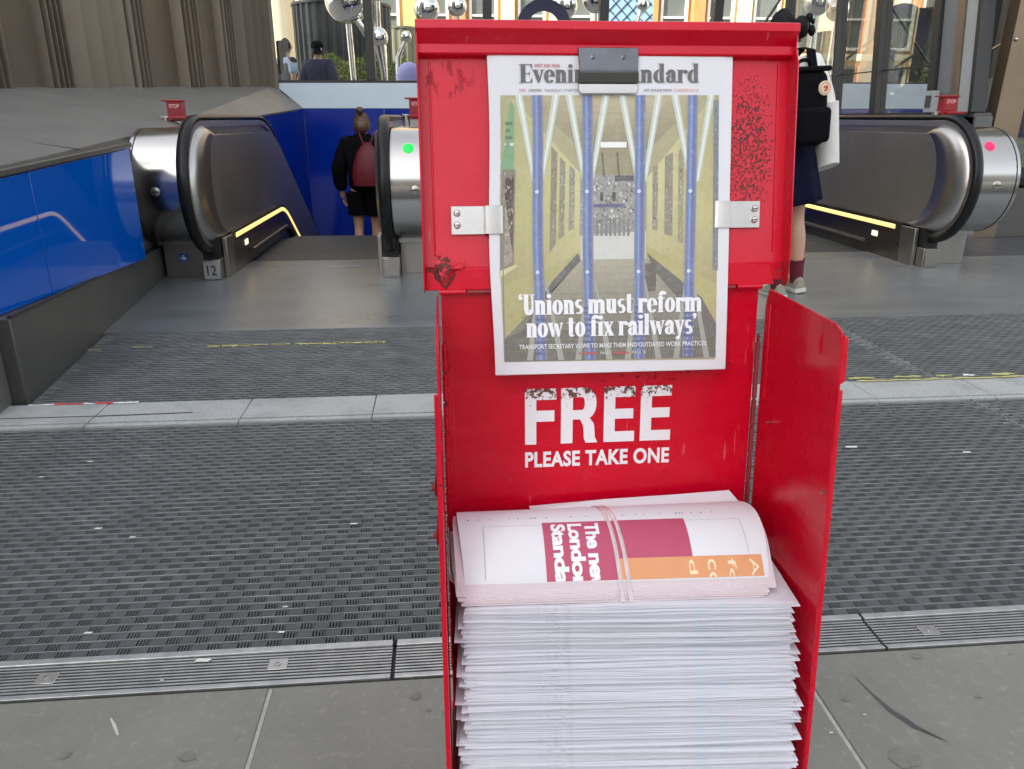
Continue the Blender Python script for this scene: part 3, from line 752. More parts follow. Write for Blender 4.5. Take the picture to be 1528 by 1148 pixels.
# white sideways lettering on the pink field
for i, word in enumerate(('The new', 'London', 'Standard')):
    tv, tf = fit_text(word, {0: .073, 1: .067, 2: .084}[i], .0172, .040, .93)
    xt = .1555 - i * .0200
    t = MB(); ok = []
    L0 = .475
    scale_f = 1.0 / .140                            # metres along the arc to f
    t.add([cov(xt + v, max(.013, L0 - .045 - u * scale_f * .98), .0008) for u, v in tv], tf); t.build('lettering', WHITE, bn)
CREAM = mat('cream_ink', (.82, .66, .45), .6)
for i, (word, xt) in enumerate((('At', .344), ('fo', .318), ('co', .294), ('d', .272))):
    tv, tf = fit_text(word, .030 if len(word) > 1 else .016, .0105, .004)
    t = MB(); t.add([cov(xt + v * .9, max(.013, .110 - u * 5.0), .0009) for u, v in tv], tf); t.build('lettering', CREAM, bn)
gB = G('clear_band'); gB.set(col=(.85, .80, .82), rough=.15); gB.b.inputs['Transmission Weight'].default_value = .55; gB.b.inputs['IOR'].default_value = 1.4
for xb0, sl in ((.1905, -.010), (.2000, -.012)):
    b = MB(); pts = [cov(xb0 + sl * f, f, .0012) for f in [k / 20 for k in range(20, -1, -1)]]
    tw_ = (xb0 - .01) * .036
    pts += [Vector((xb0, arc(0, k)[0] - .0030 - tw_, arc(0, k)[1] + .0012)) for k in (NL - 1, 3, 0)]
    wv = .0024; ring = [[p + Vector((-wv, 0, 0)), p + Vector((0, -.0005, .0008)), p + Vector((wv, 0, 0)), p + Vector((0, .0002, -.0003))] for p in pts]
    b.rings(ring); b.build('clear_band', gB.m, bn, smooth=True)

# ------------------------------------------------------------------ the displayed front page
PX0, PX1, PS0, PS1 = .0555, .3475, .268, -.110        # left, right, top, bottom on the lid plane
np_ = empty('newspaper', (.2, .90, .72), 'newspaper front page with railway photograph clipped upright to the red lid', 'newspaper')
def page_off(u, v):
    e = max(0.0, (.042 - u) / .042); f = max(0.0, (u - .955) / .045); g_ = max(0.0, (v - .965) / .035)
    return .0100 - .0014 * e * (.5 + .5 * sin(v * 7.0 + .6)) - .0012 * f * (.5 + .5 * sin(v * 4 + 2)) - .0004 * g_
def edge_x(u, v):
    return PX0 + (PX1 - PX0) * u + (.0016 * sin(v * 8) + .0035 * max(0, v - .62)) * (1 - u) ** 2 - .0025 * max(0, v - .8) * u ** 2
def page(u, v, off=0.0): return lp_(edge_x(u, v), PS0 + (PS1 - PS0) * v, page_off(u, v) + off)
def page_mesh(back, inset, dx, dv):
    b = MB(); nv = 28; U = [0, .012, .027, .042, .2, .4, .6, .8, .955, .97, .985, 1.0]; nu = len(U) - 1; rings = []
    for j in range(nv + 1):
        v = (j / nv)
        row = []
        for i in range(nu + 1):
            u = U[i]; p = page(u, v, -back)
            # the rounded lower right corner
            row.append(p + Vector((dx, 0, dv)))
        rings.append(row)
    b.rings(rings, closed=False, caps=False); return b
for k in range(3):
    page_mesh(.0008 + k * .0007, 0, [-.0006, .0005, -.0003][k], [.0004, -.0005, -.0009][k]).build('inner_page', PAGE, np_, smooth=False, solid=.0003)
page_mesh(0, 0, 0, 0).build('front_page', PAGE, np_, smooth=False, solid=.0004)

def lin(c): return tuple(((x / 255) / 12.92 if x / 255 <= .04045 else ((x / 255 + .055) / 1.055) ** 2.4) for x in c)
def to_uv(px, py):
    """place on the printed page, read off the page's own four corners"""
    v = .5; u = .5
    for _ in range(6):
        xl = 725 + 12 * v; xr = 1085 - 8 * v; u = (px - xl) / (xr - xl)
        yt = 83 + 2 * u; yb = 555 - 5 * u; v = (py - yt) / (yb - yt)
    return u, v
class Print:
    """flat print: coloured polygons in thin ink layers on the page"""
    def __init__(s): s.v = []; s.f = []; s.c = []
    def poly(s, pts, col, layer, dense=0):
        if dense and len(pts) == 4:                 # split long shapes so that they follow the sheet
            n = dense; a, b, c, d = pts
            for k in range(n):
                t0, t1 = k / n, (k + 1) / n
                L = lambda p, q, t: (p[0] + (q[0] - p[0]) * t, p[1] + (q[1] - p[1]) * t)
                s.poly([L(a, d, t0), L(b, c, t0), L(b, c, t1), L(a, d, t1)], col, layer)
            return
        k = len(s.v)
        for (x, y) in pts: s.v.append(page(*to_uv(x, y), .00055 + layer * .00006))
        s.f.append(tuple(range(k, k + len(pts)))); s.c.append(lin(col))
    def grad(s, pts, cols, layer, n=10):            # quad a b c d shaded between its four corner colours
        a, b, c, d = pts; A, B, C_, D = cols; L = lambda p, q, t: tuple(p[i] + (q[i] - p[i]) * t for i in range(len(p)))
        for i in range(n):
            for j in range(n):
                f = lambda u, v: L(L(a, b, u), L(d, c, u), v); h = lambda u, v: L(L(A, B, u), L(D, C_, u), v)
                u0, u1, v0, v1 = i / n, (i + 1) / n, j / n, (j + 1) / n
                s.poly([f(u0, v0), f(u1, v0), f(u1, v1), f(u0, v1)], h((u0 + u1) / 2, (v0 + v1) / 2), layer)
    def rect(s, x0, y0, x1, y1, col, layer, dense=0): s.poly([(x0, y0), (x1, y0), (x1, y1), (x0, y1)], col, layer, dense)
    def build(s, name, parent):
        me = bpy.data.meshes.new(name); o = wloc(parent)
        me.from_pydata([tuple(Vector(p) - o) for p in s.v], [], s.f)
        at = me.color_attributes.new('ink', 'FLOAT_COLOR', 'CORNER')
        i = 0
        for p, c in zip(me.polygons, s.c):
            for li in p.loop_indices: at.data[li].color = (*c, 1)
        me.materials.append(INKMAT); ob = bpy.data.objects.new(name, me); COL.objects.link(ob); ob.parent = parent
        me.update(); return ob
g = G('printed_ink'); va = g.n('ShaderNodeVertexColor'); va.layer_name = 'ink'
gn = g.noise(330, 3, .7)
gm_ = g.noise(95, 6, .75)
ink = g.mix(g.math('MULTIPLY', g.ramp(gn, .3, .8), .12), va.outputs[0], (.62, .60, .54))
ink = g.mix(g.math('MULTIPLY', g.ramp(gm_, .50, .78), .22), ink, (.10, .10, .09))
ink = g.mix(g.math('MULTIPLY', g.ramp(gm_, .50, .22), .22), ink, (.72, .72, .68))
g.set(col=g.mix(.15, ink, (.55, .56, .55)), rough=.8, spec=.12); INKMAT = g.m

P = Print(); rnd = random.Random(3)
# ceiling, walls, floor of the pictured passage
for k in range(13):
    y0 = 145 + k * 30; P.rect(742.5 + 7 * k / 13, y0, 1064 - 3 * k / 13, y0 + 30, (168, 160, 118), 0)
P.grad([(775, 145), (1040, 145), (960, 222), (862, 222)], [(176, 164, 124), (178, 166, 128), (138, 128, 96), (140, 130, 98)], 1)
P.grad([(835, 150), (985, 150), (950, 205), (872, 205)], [(186, 176, 138), (188, 178, 140), (146, 136, 104), (146, 136, 104)], 2, 6)
P.rect(862, 222, 955, 262, (150, 140, 104), 1)
for x in (890, 912, 936): P.poly([(x, 226), (x + 3, 226), (x + 6, 260), (x + 3, 260)], (92, 84, 66), 2)
P.rect(889, 211, 927, 219, (240, 243, 238), 3)
L = [((742, 145), (762, 145), (868, 250), (868, 345)), ]
P.grad([(743, 150), (762, 150), (866, 262), (746, 330)], [(160, 152, 104), (186, 178, 118), (206, 200, 140), (176, 168, 106)], 1)
P.grad([(746, 330), (866, 262), (866, 372), (748, 480)], [(176, 168, 106), (206, 200, 140), (190, 184, 126), (150, 142, 92)], 1)
P.grad([(1064, 150), (1052, 150), (958, 262), (1063, 330)], [(158, 150, 106), (188, 178, 122), (208, 202, 146), (184, 174, 112)], 1)
P.grad([(1063, 330), (958, 262), (958, 372), (1062, 470)], [(184, 174, 112), (208, 202, 146), (188, 180, 124), (148, 140, 92)], 1)
P.poly([(748, 420), (862, 372), (862, 384), (820, 430), (760, 535), (749, 535)], (172, 166, 104), 2)
P.poly([(1062, 420), (958, 362), (958, 376), (1010, 430), (1052, 505), (1062, 520)], (176, 166, 100), 2)
# green sign, posters
P.poly([(745, 245), (757, 152), (763, 160), (764, 252), (744, 248)], (112, 160, 112), 3)
for k in range(4): P.rect(750, 182 + k * 10, 760 - (k % 2) * 3, 187 + k * 10, (70, 110, 78), 4)
P.rect(749, 212, 762, 216, (214, 220, 206), 4)
for (xa, xb, ya, yb, yc, yd, c) in [(746, 766, 250, 250, 398, 388, (126, 114, 100)), (752, 764, 262, 262, 392, 384, (150, 140, 124)), (817, 826, 216, 226, 372, 358, (134, 126, 100)), (830, 838, 232, 240, 352, 346, (142, 134, 112)), (844, 852, 244, 250, 340, 336, (150, 144, 126)),
                                   (1056, 1064, 152, 152, 398, 400, (112, 116, 124)), (1016, 1030, 212, 216, 340, 356, (120, 110, 86)), (984, 996, 232, 226, 345, 348, (136, 130, 110)), (966, 974, 246, 244, 338, 340, (146, 140, 120)), (1004, 1012, 224, 218, 356, 360, (150, 144, 110))]:
    P.poly([(xa, ya), (xb, yb), (xb, yd), (xa, yc)], c, 3)
    for q in range(46):
        x = rnd.uniform(xa + .5, xb - 1); y = rnd.uniform(max(ya, yb) + 3, min(yc, yd) - 7); w_ = rnd.uniform(.7, 2.4); h_ = rnd.uniform(1, 5); sft = rnd.choice([-34, -22, 24, 44])
        P.rect(x, y, min(xb, x + w_), y + h_, tuple(max(30, min(235, k + sft)) for k in c), 4 + q % 2)
P.poly([(744, 398), (770, 388), (770, 392), (746, 408)], (206, 200, 150), 4)
# busy concourse in the middle
P.rect(860, 258, 957, 346, (150, 148, 142), 2)
for q in range(420):
    x = rnd.uniform(861, 953); y = rnd.uniform(259, 338); w_ = rnd.uniform(.7, 3.2); h_ = rnd.uniform(.7, 4)
    v = rnd.choice([70, 92, 118, 176, 200, 224]); P.rect(x, y, min(956, x + w_), min(345, y + h_), (v, v - 2, v - 8), 3 + q % 4)
P.rect(878, 300, 925, 305, (84, 82, 128), 7); P.rect(910, 259, 938, 267, (72, 70, 74), 7)
for x in (889, 907): P.rect(x, 283, x + 5, 296, (60, 56, 54), 7)
P.poly([(862, 346), (957, 340), (957, 381), (862, 382)], (206, 206, 198), 6)
for k in range(11): P.rect(864 + k * 6.5, 322 - (k % 3), 868 + k * 6.5, 347, (122, 122, 120), 7)
# floor
P.poly([(862, 381), (957, 381), (1062, 482), (1062, 532), (750, 535), (750, 500)], (118, 112, 92), 2)
P.grad([(862, 381), (957, 381), (1050, 500), (765, 500)], [(172, 166, 142), (170, 164, 140), (104, 100, 84), (106, 102, 84)], 2.5, 12)
P.poly([(750, 500), (775, 488), (1050, 482), (1062, 488), (1061, 531), (750, 535)], (94, 94, 78), 4)
for k in range(12):
    y = 432 + k * 8.6; P.rect(786 - k * 2.6, y, 1026 + k * 2.6, y + 1.6, (116 - 2 * k, 112 - 2 * k, 92 - 2 * k) if k % 2 else (136 - 2 * k, 130 - 2 * k, 106 - 2 * k), 5)
P.poly([(858, 372), (862, 384), (815, 432), (782, 490), (770, 500), (800, 445), (822, 412)], (88, 86, 84), 5)
P.poly([(958, 372), (1040, 440), (1062, 480), (1062, 500), (1030, 470), (970, 400)], (92, 88, 80), 5)
P.poly([(955, 388), (972, 388), (972, 430), (950, 430)], (84, 80, 66), 6)
P.rect(749, 340, 750.5, 535, (120, 118, 112), 6)
# white raked bars, then the blue poles with a highlight and two bolts each
for i, (xt, xb) in enumerate(((795, 802), (868, 873), (946, 946), (1024, 1018))):
    for (xa, ya, xc, yc) in [(xt - 26, 145, xt - 2, 268), (xt + 28, 145, xt + 8, 268)]:
        P.poly([(xa - 5.5, ya), (xa + 5.5, ya), (xc + 3.2, yc), (xc - 3.2, yc)], (196, 204, 190), 8, 8)
        P.poly([(xa - 1.5, ya), (xa + 2.5, ya), (xc + 1.2, yc), (xc - .8, yc)], (226, 232, 226), 9, 8)
    for (xa, ya, xc, yc) in [(xb - 2, 412, xb - 16, 533), (xb + 9, 412, xb + 30, 533)]:
        P.poly([(xa - 1.5, ya), (xa + 1.5, ya), (min(1060, xc + 5), yc), (min(1054, xc - 4), yc)], (158, 160, 150), 8, 8)
    def bar(o0, o1, c, lay): P.poly([(xt + o0, 145), (xt + o1, 145), (xb + 1 + o1, 533 if xb < 1000 else 530), (xb + 1 + o0, 533 if xb < 1000 else 530)], c, lay, 14)
    tones = [(138, 136, 148), (104, 110, 150), (90, 114, 168), (104, 134, 186), (124, 152, 198), (100, 126, 180), (86, 102, 160), (86, 96, 152), (94, 100, 148), (112, 114, 148), (142, 138, 146)]
    for q_i, tone in enumerate(tones): bar(-7 + q_i * 1.45, -7 + (q_i + 1) * 1.45, tone, 10)
    for yb_ in (282, 400):
        xm = xt + (xb - xt) * (yb_ - 145) / 390
        P.poly([(xm + 2.8 * cos(a), yb_ + 2.8 * sin(a)) for a in [k * pi / 5 for k in range(10)]], (208, 228, 246), 14)
for k in range(9):                                   # darker foot of the poles behind the headline
    for xm in (801, 872, 946, 1019): P.rect(xm - 6, 452 + k * 8.6, xm + 10, 456 + k * 8.6, (78, 86, 134), 13)
P.build('printed_photograph', np_)

# --- heavy high contrast serif letters
def ringsec(cx, cy, rx, ry, ix, iy, a0, a1, n=16, dx=0.0):
    out = []
    for k in range(n):
        t0 = R(a0 + (a1 - a0) * k / n); t1 = R(a0 + (a1 - a0) * (k + 1) / n)
        out.append([(cx + dx + ix * cos(t0), cy + iy * sin(t0)), (cx + dx + ix * cos(t1), cy + iy * sin(t1)), (cx + rx * cos(t1), cy + ry * sin(t1)), (cx + rx * cos(t0), cy + ry * sin(t0))])
    return out
def rc(x0, y0, x1, y1): return [[(x0, y0), (x1, y0), (x1, y1), (x0, y1)]]
def stem(x, y0, y1, w=.17, s0=True, s1=True, half=False):
    P = rc(x, y0, x + w, y1)
    if s0: P += rc(x - .05, y0, x, y0 + .035) + rc(x + w, y0, x + w + .05, y0 + .035)
    if s1: P += rc(x - .06, y1 - .04, x, y1)
    return P
def dot(cx, cy, r): return [[(cx + r * cos(k * pi / 7), cy + r * sin(k * pi / 7)) for k in range(14)]]
XH = .70
def glyph(c):
    W = .17
    if c == 'i': return stem(.06, 0, XH) + dot(.145, .90, .095), .32
    if c == 'l': return stem(.06, 0, 1.04), .32
    if c == 'n': return stem(.06, 0, XH) + ringsec(.31, XH - .21, .20, .21, .03, .15, 0, 165, 12, 0) + rc(.34, .035, .51, XH - .21) + rc(.29, 0, .56, .035), .60
    if c == 'm': return stem(.06, 0, XH) + ringsec(.31, XH - .21, .20, .21, .03, .15, 0, 165, 10) + rc(.34, .035, .51, XH - .21) + rc(.31, 0, .55, .035) + ringsec(.65, XH - .21, .20, .21, .03, .15, 0, 165, 10) + rc(.68, .035, .85, XH - .21) + rc(.65, 0, .90, .035), .94
    if c == 'u': return rc(.06, .21, .23, XH) + rc(.0, XH - .04, .06, XH) + ringsec(.26, .21, .20, .22, .03, .16, 180, 345, 12) + rc(.34, 0, .51, XH) + rc(.28, XH - .04, .34, XH) + rc(.51, 0, .56, .035), .60
    if c == 'o': return ringsec(.27, XH / 2, .25, XH / 2 + .01, .085, XH / 2 - .035, 0, 360, 24), .56
    if c == 'e': return ringsec(.27, XH / 2, .25, XH / 2 + .01, .085, XH / 2 - .035, 0, 322, 24) + rc(.185, XH / 2 - .012, .50, XH / 2 + .03), .54
    if c == 'a': return rc(.30, .05, .47, XH - .22) + ringsec(.27, XH - .22, .20, .23, .03, .18, 0, 175, 12) + dot(.125, XH - .21, .085) + ringsec(.24, .19, .20, .20, .055, .15, 60, 320, 16) + rc(.47, 0, .55, .06), .56
    if c == 'd': return rc(.32, 0, .49, 1.04) + rc(.25, 1.0, .32, 1.04) + rc(.49, 0, .55, .04) + ringsec(.30, XH / 2, .28, XH / 2 + .01, .11, XH / 2 - .035, 75, 285, 16), .58
    if c == 'r': return stem(.06, 0, XH) + ringsec(.36, XH - .20, .14, .20, .09, .16, 40, 170, 8) + dot(.42, XH - .12, .085), .49
    if c == 's': return ringsec(.22, XH * .72, .19, XH * .29, .055, XH * .22, 40, 262, 12) + ringsec(.22, XH * .28, .19, XH * .29, .055, XH * .22, -140, 82, 12) + [[(.06, XH * .62), (.12, XH * .42), (.38, XH * .36), (.30, XH * .60)]], .44
    if c == 't': return rc(.09, .12, .26, .92) + rc(0, XH - .045, .09, XH) + rc(.26, XH - .045, .38, XH) + ringsec(.22, .13, .13, .14, .02, .10, 180, 340, 8), .40
    if c == 'f': return rc(.09, .035, .26, .80) + rc(.02, 0, .34, .035) + rc(0, XH - .045, .09, XH) + rc(.26, XH - .045, .38, XH) + ringsec(.28, .82, .19, .22, .03, .17, 40, 180, 10) + dot(.37, .93, .08), .40
    if c == 'v': return [[(.02, XH - .04), (.19, XH - .04), (.33, .15), (.28, 0), (.24, 0)], [(.28, 0), (.33, .15), (.46, XH - .04), (.41, XH - .04)]] + rc(-.03, XH - .04, .25, XH) + rc(.35, XH - .04, .53, XH), .52
    if c == 'w': return [[(.02, XH - .04), (.19, XH - .04), (.30, .15), (.26, 0), (.22, 0)], [(.26, 0), (.30, .15), (.41, XH - .04), (.37, XH - .04)], [(.32, XH - .04), (.49, XH - .04), (.60, .15), (.56, 0), (.52, 0)], [(.56, 0), (.60, .15), (.73, XH - .04), (.68, XH - .04)]] + rc(-.03, XH - .04, .24, XH) + rc(.62, XH - .04, .79, XH), .78
    if c == 'x': return [[(.03, XH - .04), (.21, XH - .04), (.50, .035), (.31, .035)], [(.07, .035), (.12, .035), (.25, .30), (.22, .33)], [(.29, .38), (.32, .36), (.45, XH - .04), (.40, XH - .04)]] + rc(-.02, XH - .04, .25, XH) + rc(.34, XH - .04, .50, XH) + rc(.01, 0, .17, .035) + rc(.26, 0, .54, .035), .54
    if c == 'y': return [[(.02, XH - .04), (.19, XH - .04), (.33, .15), (.28, 0), (.24, 0)], [(.18, -.22), (.23, -.22), (.46, XH - .04), (.41, XH - .04)]] + rc(-.03, XH - .04, .25, XH) + rc(.35, XH - .04, .53, XH) + dot(.15, -.18, .085), .52
    if c == 'E': return rc(.08, .04, .27, .96) + rc(.0, 0, .60, .04) + rc(.0, .96, .60, 1.0) + [[(.54, .04), (.60, .04), (.60, .30)], [(.54, .96), (.60, .72), (.60, .96)]] + rc(.27, .47, .44, .51) + [[(.44, .49), (.48, .36), (.48, .62)]], .66
    if c == 'U': return rc(.07, .26, .25, .96) + rc(.0, .96, .33, 1.0) + ringsec(.29, .27, .22, .28, .04, .22, 180, 360, 14) + rc(.455, .27, .505, .96) + rc(.38, .96, .58, 1.0), .60
    if c == '‘': return dot(.10, .82, .085) + [[(.02, .84), (.10, .90), (.16, 1.04), (.05, .98)]], .22
    if c == '’': return dot(.10, .94, .085) + [[(.18, .92), (.10, .86), (.04, .72), (.15, .78)]], .22
    return [], .24
def set_serif(text, x0, x1, ybase_l, ybase_r, cap, col, name, lay0=15, bold=0.0):
    """set a line on the page between two picture columns; cap = capital height there"""
    gl = [glyph(c) for c in text]; tot = sum(a for _, a in gl); k = (x1 - x0) / tot; q = Print(); x = 0
    for polys, adv in gl:
        for n, P_ in enumerate(polys):
            for dup_ in range(2 if bold else 1):
                q.poly([(x0 + (x + u + dup_ * bold) * k, (ybase_l + (ybase_r - ybase_l) * (x + u) / tot) - v * cap) for u, v in P_], col, lay0 + (n % 6) * .5 + dup_ * .25)
        x += adv
    return q.build(name, np_)
set_serif('Evenin', 770, 867, 127.5, 127.5, 25.5, (70, 70, 72), 'lettering', 15, .03)
set_serif('andard', 929, 1034, 127.5, 127.5, 25.5, (70, 70, 72), 'lettering', 15, .03)
set_serif('‘Unions must reform', 771, 1040, 464, 461, 31, (244, 245, 248), 'lettering', 17, .05)
set_serif('now to fix railways’', 781, 1032, 498, 495, 31, (244, 245, 248), 'lettering', 17, .05)
def set_sans(text, x0, x1, yb, h, col, name, offset=0.0, lay=17, slope=0.0):
    tv, tf = fit_text(text, x1 - x0, h, offset); q = Print()
    for f in tf: q.poly([(x0 + tv[k][0], yb + slope * tv[k][0] - tv[k][1]) for k in f], col, lay)
    q.build(name, np_)
set_sans('TRANSPORT SECRETARY VOWS TO MAKE THEM END OUTDATED WORK PRACTICES', 771, 1047, 516, 7.2, (236, 238, 236), 'lettering', .012, 17, -.010)
set_sans('PAGE 7', 890, 906, 525, 4.4, (214, 214, 214), 'lettering', .01)
set_sans('PAGE 18', 937, 957, 524.5, 4.4, (214, 214, 214), 'lettering', .01)
q_ = Print()
for (xa, xb) in ((858, 886), (910, 934)):            # tiny red words, too blurred to read
    x = xa
    while x < xb - 2: w_ = rnd.uniform(1.4, 2.6); q_.rect(x, 521.2, x + w_, 524.6, (196, 70, 70), 17); x += w_ + .9
q_.build('lettering', np_)
set_sans('WEST END FINAL', 792, 830, 106.3, 4.6, (196, 60, 66), 'lettering', .012)
set_sans('FREE', 770, 779, 140, 3.6, (206, 100, 100), 'lettering')
set_sans('LONDON', 783, 802, 140, 3.6, (80, 80, 82), 'lettering', .015)
set_sans('THURSDAY 19 SEPTEMBER', 806, 866, 140, 3.6, (110, 110, 112), 'lettering')
set_sans('24/7 ONLINE NEWS', 952, 993, 140, 3.6, (90, 90, 92), 'lettering', .01)
set_sans('STANDARD.CO.UK', 996, 1034, 140, 3.6, (206, 100, 100), 'lettering')

# ------------------------------------------------------------------ side wall, ledge, slat screen on the left
lw = empty('side_wall', (-1.8, 2.86, 0), 'low wall of glossy blue panels on a dark grey plinth beside the escalator', 'wall')
def wz_bot(y): return .325 - (y - 2.9) * .054
def wz_top(y): return .795 + (y - 2.9) * .033
yA, yB = 2.862, 5.56
def wp(y, z, d=0.0): return Vector((wall_x(y) + d, y, z))
b = MB(); b.hexa([wp(yA, -.02), wp(yB, -.02), wp(yB, -.02, -.12), wp(yA, -.02, -.12), wp(yA, wz_bot(yA)), wp(yB, wz_bot(yB)), wp(yB, wz_bot(yB), -.12), wp(yA, wz_bot(yA), -.12)])
b.build('plinth', PLINTH, lw, bevel=.004)
def pxx(y): return -1.640 - .060 * (y - 2.86)          # the panels stand at a slightly different angle from the plinth
def pw(y, z, d=0.0): return Vector((pxx(y) + d, y, z))
yP = 4.69
b = MB(); b.hexa([pw(yA, wz_bot(yA) + .001, -.03), pw(yP, wz_bot(yP) + .001, -.03), pw(yP, wz_bot(yP) + .001, -.12), pw(yA, wz_bot(yA) + .001, -.12), pw(yA, wz_top(yA), -.03), pw(yP, wz_top(yP), -.03), pw(yP, wz_top(yP), -.12), pw(yA, wz_top(yA), -.12)])
b.build('backing', BLACK, lw)
for a, c in ((2.865, 3.385), (3.391, 4.685)):
    b = MB(); b.hexa([pw(a, wz_bot(a) + .003), pw(c, wz_bot(c) + .003), pw(c, wz_bot(c) + .003, -.028), pw(a, wz_bot(a) + .003, -.028), pw(a, wz_top(a) - .003), pw(c, wz_top(c) - .003), pw(c, wz_top(c) - .003, -.028), pw(a, wz_top(a) - .003, -.028)])
    b.build('panel', BLUE, lw, bevel=.002)
yQ = 4.72
b = MB(); b.hexa([pw(yA, wz_top(yA) + .001, .010), pw(yQ, wz_top(yQ) + .001, .010), pw(yQ, wz_top(yQ) + .001, -.16), pw(yA, wz_top(yA) + .001, -.16), pw(yA, wz_top(yA) + .03, .010), pw(yQ, wz_top(yQ) + .03, .010), pw(yQ, wz_top(yQ) + .03, -.16), pw(yA, wz_top(yA) + .03, -.16)])
b.build('cap_rail', PLINTH, lw, bevel=.006)
b = MB(); b.hexa([wp(4.70, wz_bot(4.70) + .001, -.03), wp(yB, wz_bot(yB) + .001, -.03), wp(yB, wz_bot(yB) + .001, -.10), wp(4.70, wz_bot(4.70) + .001, -.10), wp(4.70, wz_top(4.70) + .02, -.03), wp(yB, wz_top(yB) + .02, -.03), wp(yB, wz_top(yB) + .02, -.10), wp(4.70, wz_top(4.70) + .02, -.10)])
b.build('infill_panel', PLINTH, lw)
b = MB(); b.hexa([wp(yA, wz_bot(yA) + .0005, .006), wp(yB, wz_bot(yB) + .0005, .006), wp(yB, wz_bot(yB) + .0005, -.007), wp(yA, wz_bot(yA) + .0005, -.007), wp(yA, wz_bot(yA) + .010, .006), wp(yB, wz_bot(yB) + .010, .006), wp(yB, wz_bot(yB) + .010, -.007), wp(yA, wz_bot(yA) + .010, -.007)])
b.build('bead', MULL, lw)
pt = MB(); pt.hexa([(-2.35, 2.55, 0), (-1.612, 2.690, 0), (-1.632, 2.860, 0), (-2.35, 2.860, 0), (-2.35, 2.55, 1.02), (-1.612, 2.690, 1.02), (-1.632, 2.860, 1.02), (-2.35, 2.860, 1.02)])
tag(pt.build('wall_post', POSTG, None, bevel=.004), 'plain grey metal post closing the end of the blue panelled wall', 'post')

# deep blue lining of the escalator pit
pit = empty('pit_wall', (-1.9, 8, 0), 'deep blue lining walls around the escalator pit with pale sloping ledge', 'wall')
def longb(p, q, z0a, z0b, z1a, z1b, t, name, m, par, bev=.003):
    p = Vector(p); q = Vector(q); d = (q - p); n = Vector((-d.y, d.x, 0)).normalized() * t
    b = MB(); A = lambda v, z: Vector((v.x, v.y, z))
    b.hexa([A(p, z0a), A(q, z0b), A(q + n, z0b), A(p + n, z0a), A(p, z1a), A(q, z1b), A(q + n, z1b), A(p + n, z1a)])
    return b.build(name, m, par, bevel=bev)
segs = [((-1.945, 5.57, 0), (-1.90, 7.2, 0), .905, .968), ((-1.899, 7.21, 0), (-1.81, 8.86, 0), .969, 1.040), ((-1.809, 8.87, 0), (-1.722, 10.5, 0), 1.041, 1.115)]
for p, q, za, zb in segs: longb(p, q, -4, -4, za, zb, .05, 'panel', BLUE_DEEP, pit)
for x0, x1 in ((-1.722, -.72), (-.712, .30), (.308, 1.6), (1.608, 3.0), (3.008, 4.5)):
    MB().box(x0, x1, 10.502, 10.56, -.9, 1.115).build('panel', BLUE_DEEP, pit, bevel=.003)
MB().box(-1.9, 4.6, 10.57, 10.7, -4.2, .9).build('core', BLACK, pit)
struct(MB().box(-2.1, 5.0, 5.3, 15, -4.3, -4.2).build('pit_floor', DKGLASSWALL))
# sloping ledges: left one is grey, the one across the back is pale
led = MB()
inn = [(-1.675, 2.862, .829), (-1.730, 3.6, .853), (-1.90, 5.0, .900), (-1.93, 5.56, .918), (-1.722, 10.5, 1.120)]
outp = [(-4.9, 2.2, 1.05), (-4.3, 4.0, 1.12), (-3.9, 5.3, 1.175), (-3.45, 6.7, 1.235), (-2.10, 10.62, 1.385)]
led.add(inn + outp, [(0, 1, 6, 5), (1, 2, 7, 6), (2, 3, 8, 7), (3, 4, 9, 8)])
o = struct(led.build('ledge', LEDGE)); md = o.modifiers.new('s', 'SOLIDIFY'); md.thickness = .02; md.offset = -1
for (a, b_) in (((-1.76, 4.1, .868), (-4.1, 4.6, 1.146)), ((-1.90, 6.9, .978), (-3.3, 7.2, 1.257)), ((-1.80, 8.9, 1.06), (-2.65, 9.0, 1.325))):
    t = MB(); t.tube([Vector(a), Vector(b_)], .004, 5); t.build('joint', PLINTH, o)
led = MB(); led.add([(-1.722, 10.5, 1.120), (4.5, 10.5, 1.120), (4.5, 10.62, 1.44), (-2.10, 10.62, 1.42)], [(0, 1, 2, 3)])
o = struct(led.build('back_ledge', PALE)); md = o.modifiers.new('s', 'SOLIDIFY'); md.thickness = .02; md.offset = -1

